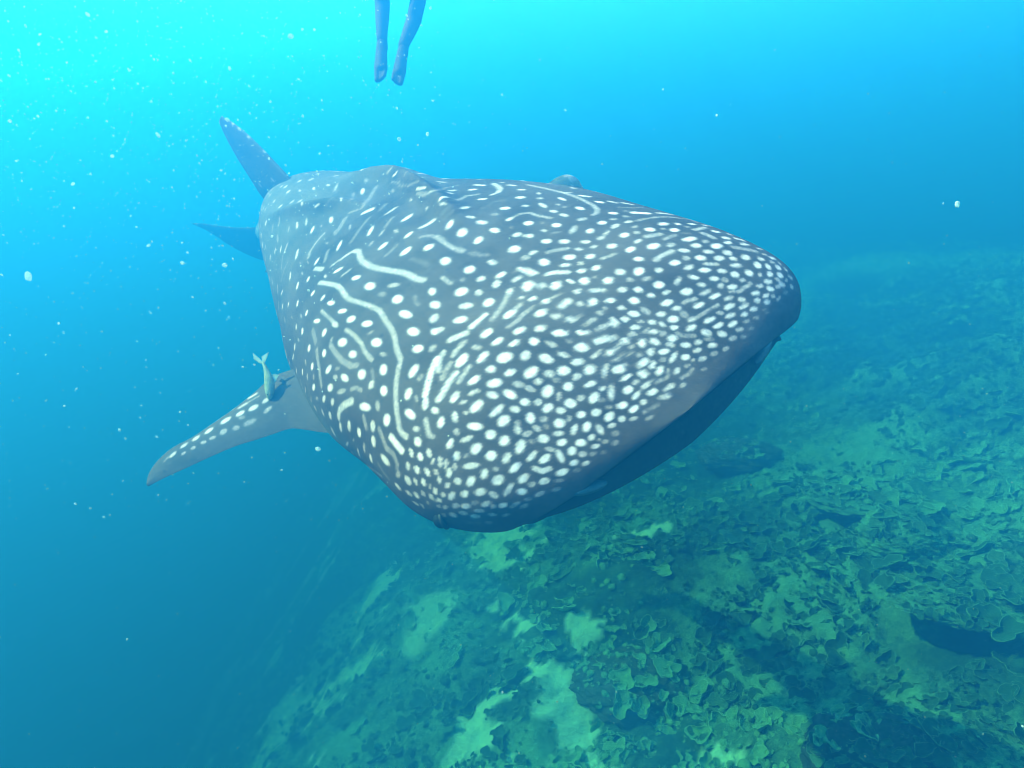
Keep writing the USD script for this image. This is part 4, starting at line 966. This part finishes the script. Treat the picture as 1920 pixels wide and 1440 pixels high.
# ------------------------------------------------------------------ swimmer
SKIN_P = plain('swimmer_skin', (.05, .026, .016), .8, .08, .15, 9.0)
TRUNKS = plain('swim_trunks', (.03, .05, .10), .7, .2, .2, 30.0)
HAIR = plain('swimmer_hair', (.02, .015, .012), .6, .3, .2, 60.0)
import manifold3d as m3


def ball(c, r):
    return m3.Manifold.sphere(float(r), 20).translate([float(q) for q in c])


def chain(J):
    """Hulls between consecutive (point, radius) joints, joined into one body."""
    return [m3.Manifold.batch_hull([ball(*J[i]), ball(*J[i + 1])]) for i in range(len(J) - 1)]


def body_mesh(parts, edge=.010, it=10):
    m = m3.Manifold.batch_boolean(parts, m3.OpType.Add).refine_to_length(edge).to_mesh()
    t = trimesh.Trimesh(m.vert_properties[:, :3], m.tri_verts, process=True)
    trimesh.smoothing.filter_taubin(t, iterations=it)
    return t


V3 = lambda *q: np.array(q, float)
swimmer = thing('person', 'swimmer whose bare legs hang down from the surface above the shark', 'person')
aL, aR = V3(*(-0.8289, 4.6148, -1.5305)), V3(*(-0.6815, 4.5521, -1.5848))          # ankles
toeL, toeR = V3(*(-0.8134, 4.4202, -1.8205)), V3(*(-0.7046, 4.3947, -1.8445))
calfL, calfR = V3(*(-0.8352, 4.7120, -1.3138)), V3(*(-0.6265, 4.6497, -1.4142))
kneeL, kneeR = calfL + V3(.0, -.05, .20), calfR + V3(.055, -.04, .19)
hipL = kneeL + V3(.04, .04, .40)
hipR = V3(hipL[0] + .21, hipL[1], hipL[2])
pel = (hipL + hipR) / 2 + V3(0, 0, .06)
chest, neck = pel + V3(0, .02, .33), pel + V3(0, .02, .52)
headc = pel + V3(0, .0, .66)
P_ = []
for hip, knee, calf, an, toe, sg in ((hipL, kneeL, calfL, aL, toeL, -1), (hipR, kneeR, calfR, aR, toeR, 1)):
    P_ += chain([(hip, .088), (hip * .5 + knee * .5, .072), (knee, .052)])
    c1 = knee * .62 + calf * .38 + V3(0, .012, 0)
    P_ += chain([(knee, .050), (c1, .050), (calf, .048), (calf * .6 + an * .4, .044), (calf * .25 + an * .75, .037), (an, .034)])
    heel = an + V3(-.010 if sg > 0 else .0, .038, -.045)
    P_ += chain([(an, .033), (heel, .030)])
    ball_ = an * .27 + toe * .73
    P_ += chain([(heel, .028), (an * .6 + toe * .4, .031), (ball_, .034)]) + [m3.Manifold.batch_hull([ball(an * .85 + toe * .15, .032), ball(ball_ + V3(-.018, 0, 0), .024), ball(ball_ + V3(.018, 0, 0), .024)])]
    for k in range(5):                                             # toes side by side, the big toe on the inner side
        o = (-.028 + .0155 * k) * -sg
        tip = toe + V3(o * .72, 0, [.0, -.002, .004, .012, .024][k])
        P_ += chain([(ball_ + V3(o * .85, 0, 0), .017 if k == 0 else .014), (tip, .015 if k == 0 else .012)])
P_ += [m3.Manifold.batch_hull([ball(hipL, .10), ball(hipR, .10), ball(pel + V3(-.07, 0, .10), .10), ball(pel + V3(.07, 0, .10), .10)])]
P_ += [m3.Manifold.batch_hull([ball(pel + V3(-.06, 0, .10), .10), ball(pel + V3(.06, 0, .10), .10), ball(chest + V3(-.10, 0, 0), .105), ball(chest + V3(.10, 0, 0), .105)])]
P_ += [m3.Manifold.batch_hull([ball(chest + V3(-.10, 0, 0), .105), ball(chest + V3(.10, 0, 0), .105), ball(neck + V3(-.11, 0, -.07), .065), ball(neck + V3(.11, 0, -.07), .065)])]
P_ += chain([(neck, .058), (headc + V3(0, 0, -.05), .055)])
P_ += [m3.Manifold.batch_hull([ball(headc + V3(0, .01, .03), .088), ball(headc + V3(0, -.045, -.07), .045)])]
P_ += chain([(headc + V3(0, -.095, -.0), .012), (headc + V3(0, -.11, -.03), .014)])
for sg in (-1, 1):
    sh = neck + V3(.17 * sg, 0, -.07)
    el = sh + V3(.24 * sg, -.06, -.12)
    wr = el + V3(.16 * sg, -.16, .02)
    P_ += chain([(sh, .055), (el, .040)]) + chain([(el, .038), (wr, .026)])
    pal = wr + V3(.05 * sg, -.06, 0)
    P_ += chain([(wr, .024), (pal, .028)])
    for k in range(4):
        o = V3(.012 * (k - 1.5), .016 * (k - 1.5) * sg, 0)
        P_ += chain([(pal + o, .010), (pal + o + V3(.035 * sg, -.05, -.01), .0085), (pal + o + V3(.05 * sg, -.075, -.02), .007)])
    P_ += chain([(wr + V3(0, -.02, 0), .012), (wr + V3(-.0 * sg, -.075, -.03), .009)])
person = body_mesh(P_)
part(swimmer, 'body', person, SKIN_P)
T_ = [m3.Manifold.batch_hull([ball(hipL, .107), ball(hipR, .107), ball(pel + V3(-.07, 0, .06), .108), ball(pel + V3(.07, 0, .06), .108)])]
for hip, knee in ((hipL, kneeL), (hipR, kneeR)):
    T_ += chain([(hip, .104), (hip * .45 + knee * .55, .092)])
part(swimmer, 'swim_trunks', body_mesh(T_, .02, 4), TRUNKS)
part(swimmer, 'hair', blob(headc + V3(0, .022, .05), np.eye(3), (.096, .098, .085), 3), HAIR)


# ------------------------------------------------------------------ drifting particles
SNOW = usdkit.material(stage, LK + 'marine_snow_look', {'d': ('diffuse_bsdf', dict(color=(.55, .55, .55))), 't': ('translucent_bsdf', dict(color=(.55, .55, .55))), 'm': ('mix_closure', dict(fac=.45)), 'c': ('transparent_bsdf', {}), 'mc': ('mix_closure', dict(fac=.45))},
                       [('d.BSDF', 'm.closure1'), ('t.BSDF', 'm.closure2'), ('m.closure', 'mc.closure1'), ('c.BSDF', 'mc.closure2')], surface='mc.closure')
rs = np.random.default_rng(77)


def flake(seed, sub=1):
    g = np.random.default_rng(seed)
    s = trimesh.creation.icosphere(sub)
    v = np.array(s.vertices)
    return v * (1 + .7 * (meshkit.fbm(v * 2.0 + g.uniform(0, 40, 3), 2, seed) - .5))[:, None] * g.uniform(.6, 1.25, 3), np.array(s.faces)


snow = UsdGeom.PointInstancer.Define(stage, W + 'marine_snow')
data(snow.GetPrim(), kind='stuff', label='fine white specks of plankton and bubbles drifting in the water', category='particles')
protos = []
for k in range(4):
    m = usdkit.mesh(stage, W + f'marine_snow/speck_{k:03d}' if k else W + 'marine_snow/speck', flake(k), SNOW, smooth=True)
    protos.append(m.GetPath())


def cloud(n, u, v, d, size):
    """n specks spread through a volume of water in front of the camera: u, v angles' tangents across and up, d distances."""
    uu, vv = rs.uniform(*u, n), rs.uniform(*v, n)
    dd = rs.uniform(d[0] ** 3, d[1] ** 3, n) ** (1 / 3)
    P = np.stack([uu * dd, vv * dd, -dd], -1) @ CAM_R.T + CAM
    return P, size * dd ** .35 * rs.lognormal(0, .45, n)


def plume(n, c, sp, size):
    P = np.asarray(c) + rs.normal(0, 1, (n, 3)) * np.asarray(sp)
    return P, size * rs.lognormal(0, .42, n)


sets = [cloud(1500, (-1.1, 1.1), (-.85, .85), (.45, 4.5), 0.00095),
        cloud(1100, (-1.1, -.1), (-.2, .85), (.6, 3.6), 0.00138),
        plume(1700, (-1.2685, 2.4447, -2.3611), (.62, .5, .42), .00150),
        plume(420, (-1.1006, 1.8352, -2.3427), (.45, .3, .30), 0.00163)]
body_pts = cKDTree((np.vstack([bv[::7], pv[::5]]) @ SHARK[:3, :3].T) + SHARK[:3, 3])
P = np.vstack([q[0] for q in sets])
S = np.concatenate([q[1] for q in sets])
ok = (body_pts.query(P)[0] > .06) & (np.linalg.norm(P - CAM, axis=1) > .4) & (P[:, 2] < -.05) & (P[:, 2] > bed_height(P[:, 0], P[:, 1]) + .05)
P, S = P[ok], S[ok]
snow.CreatePrototypesRel().SetTargets(protos)
snow.CreateProtoIndicesAttr(Vt.IntArray(rs.integers(0, 4, len(P)).tolist()))
snow.CreatePositionsAttr(Vt.Vec3fArray.FromNumpy(P.astype(np.float32)))
snow.CreateScalesAttr(Vt.Vec3fArray.FromNumpy(np.repeat(S[:, None], 3, 1).astype(np.float32)))
snow.CreateOrientationsAttr(Vt.QuathArray([Gf.Quath(float(q[3]), float(q[0]), float(q[1]), float(q[2])) for q in Rotation.random(len(P), random_state=3).as_quat()]))
for i, (p, r, lab) in enumerate([
        ((-0.5385, 1.2690, -2.8420), 0.0037, 'bright white drifting speck left of the shark\'s tail'),
        ((-0.7163, 1.4730, -2.8441), 0.0047, 'pale round speck beside the brighter one left of the tail'),
        ((-0.8337, 1.1635, -2.8575), 0.0066, 'pale blob drifting at the left edge of the picture'),
        ((-0.3200, 1.0537, -3.1336), 0.0033, 'pale round speck just below the pectoral fin'),
        ((-0.4644, 1.5211, -2.3774), 0.0055, 'whitish wisp of plankton at the top left of the legs'),
        ((0.8009, 1.2410, -2.7333), 0.0047, 'pale round speck in the open water at far right')]):
    top_mesh('drifting_speck', (flake(50 + i, 3)[0] * r + np.array(p), flake(50 + i, 3)[1]), SNOW, True, label=lab, category='speck')
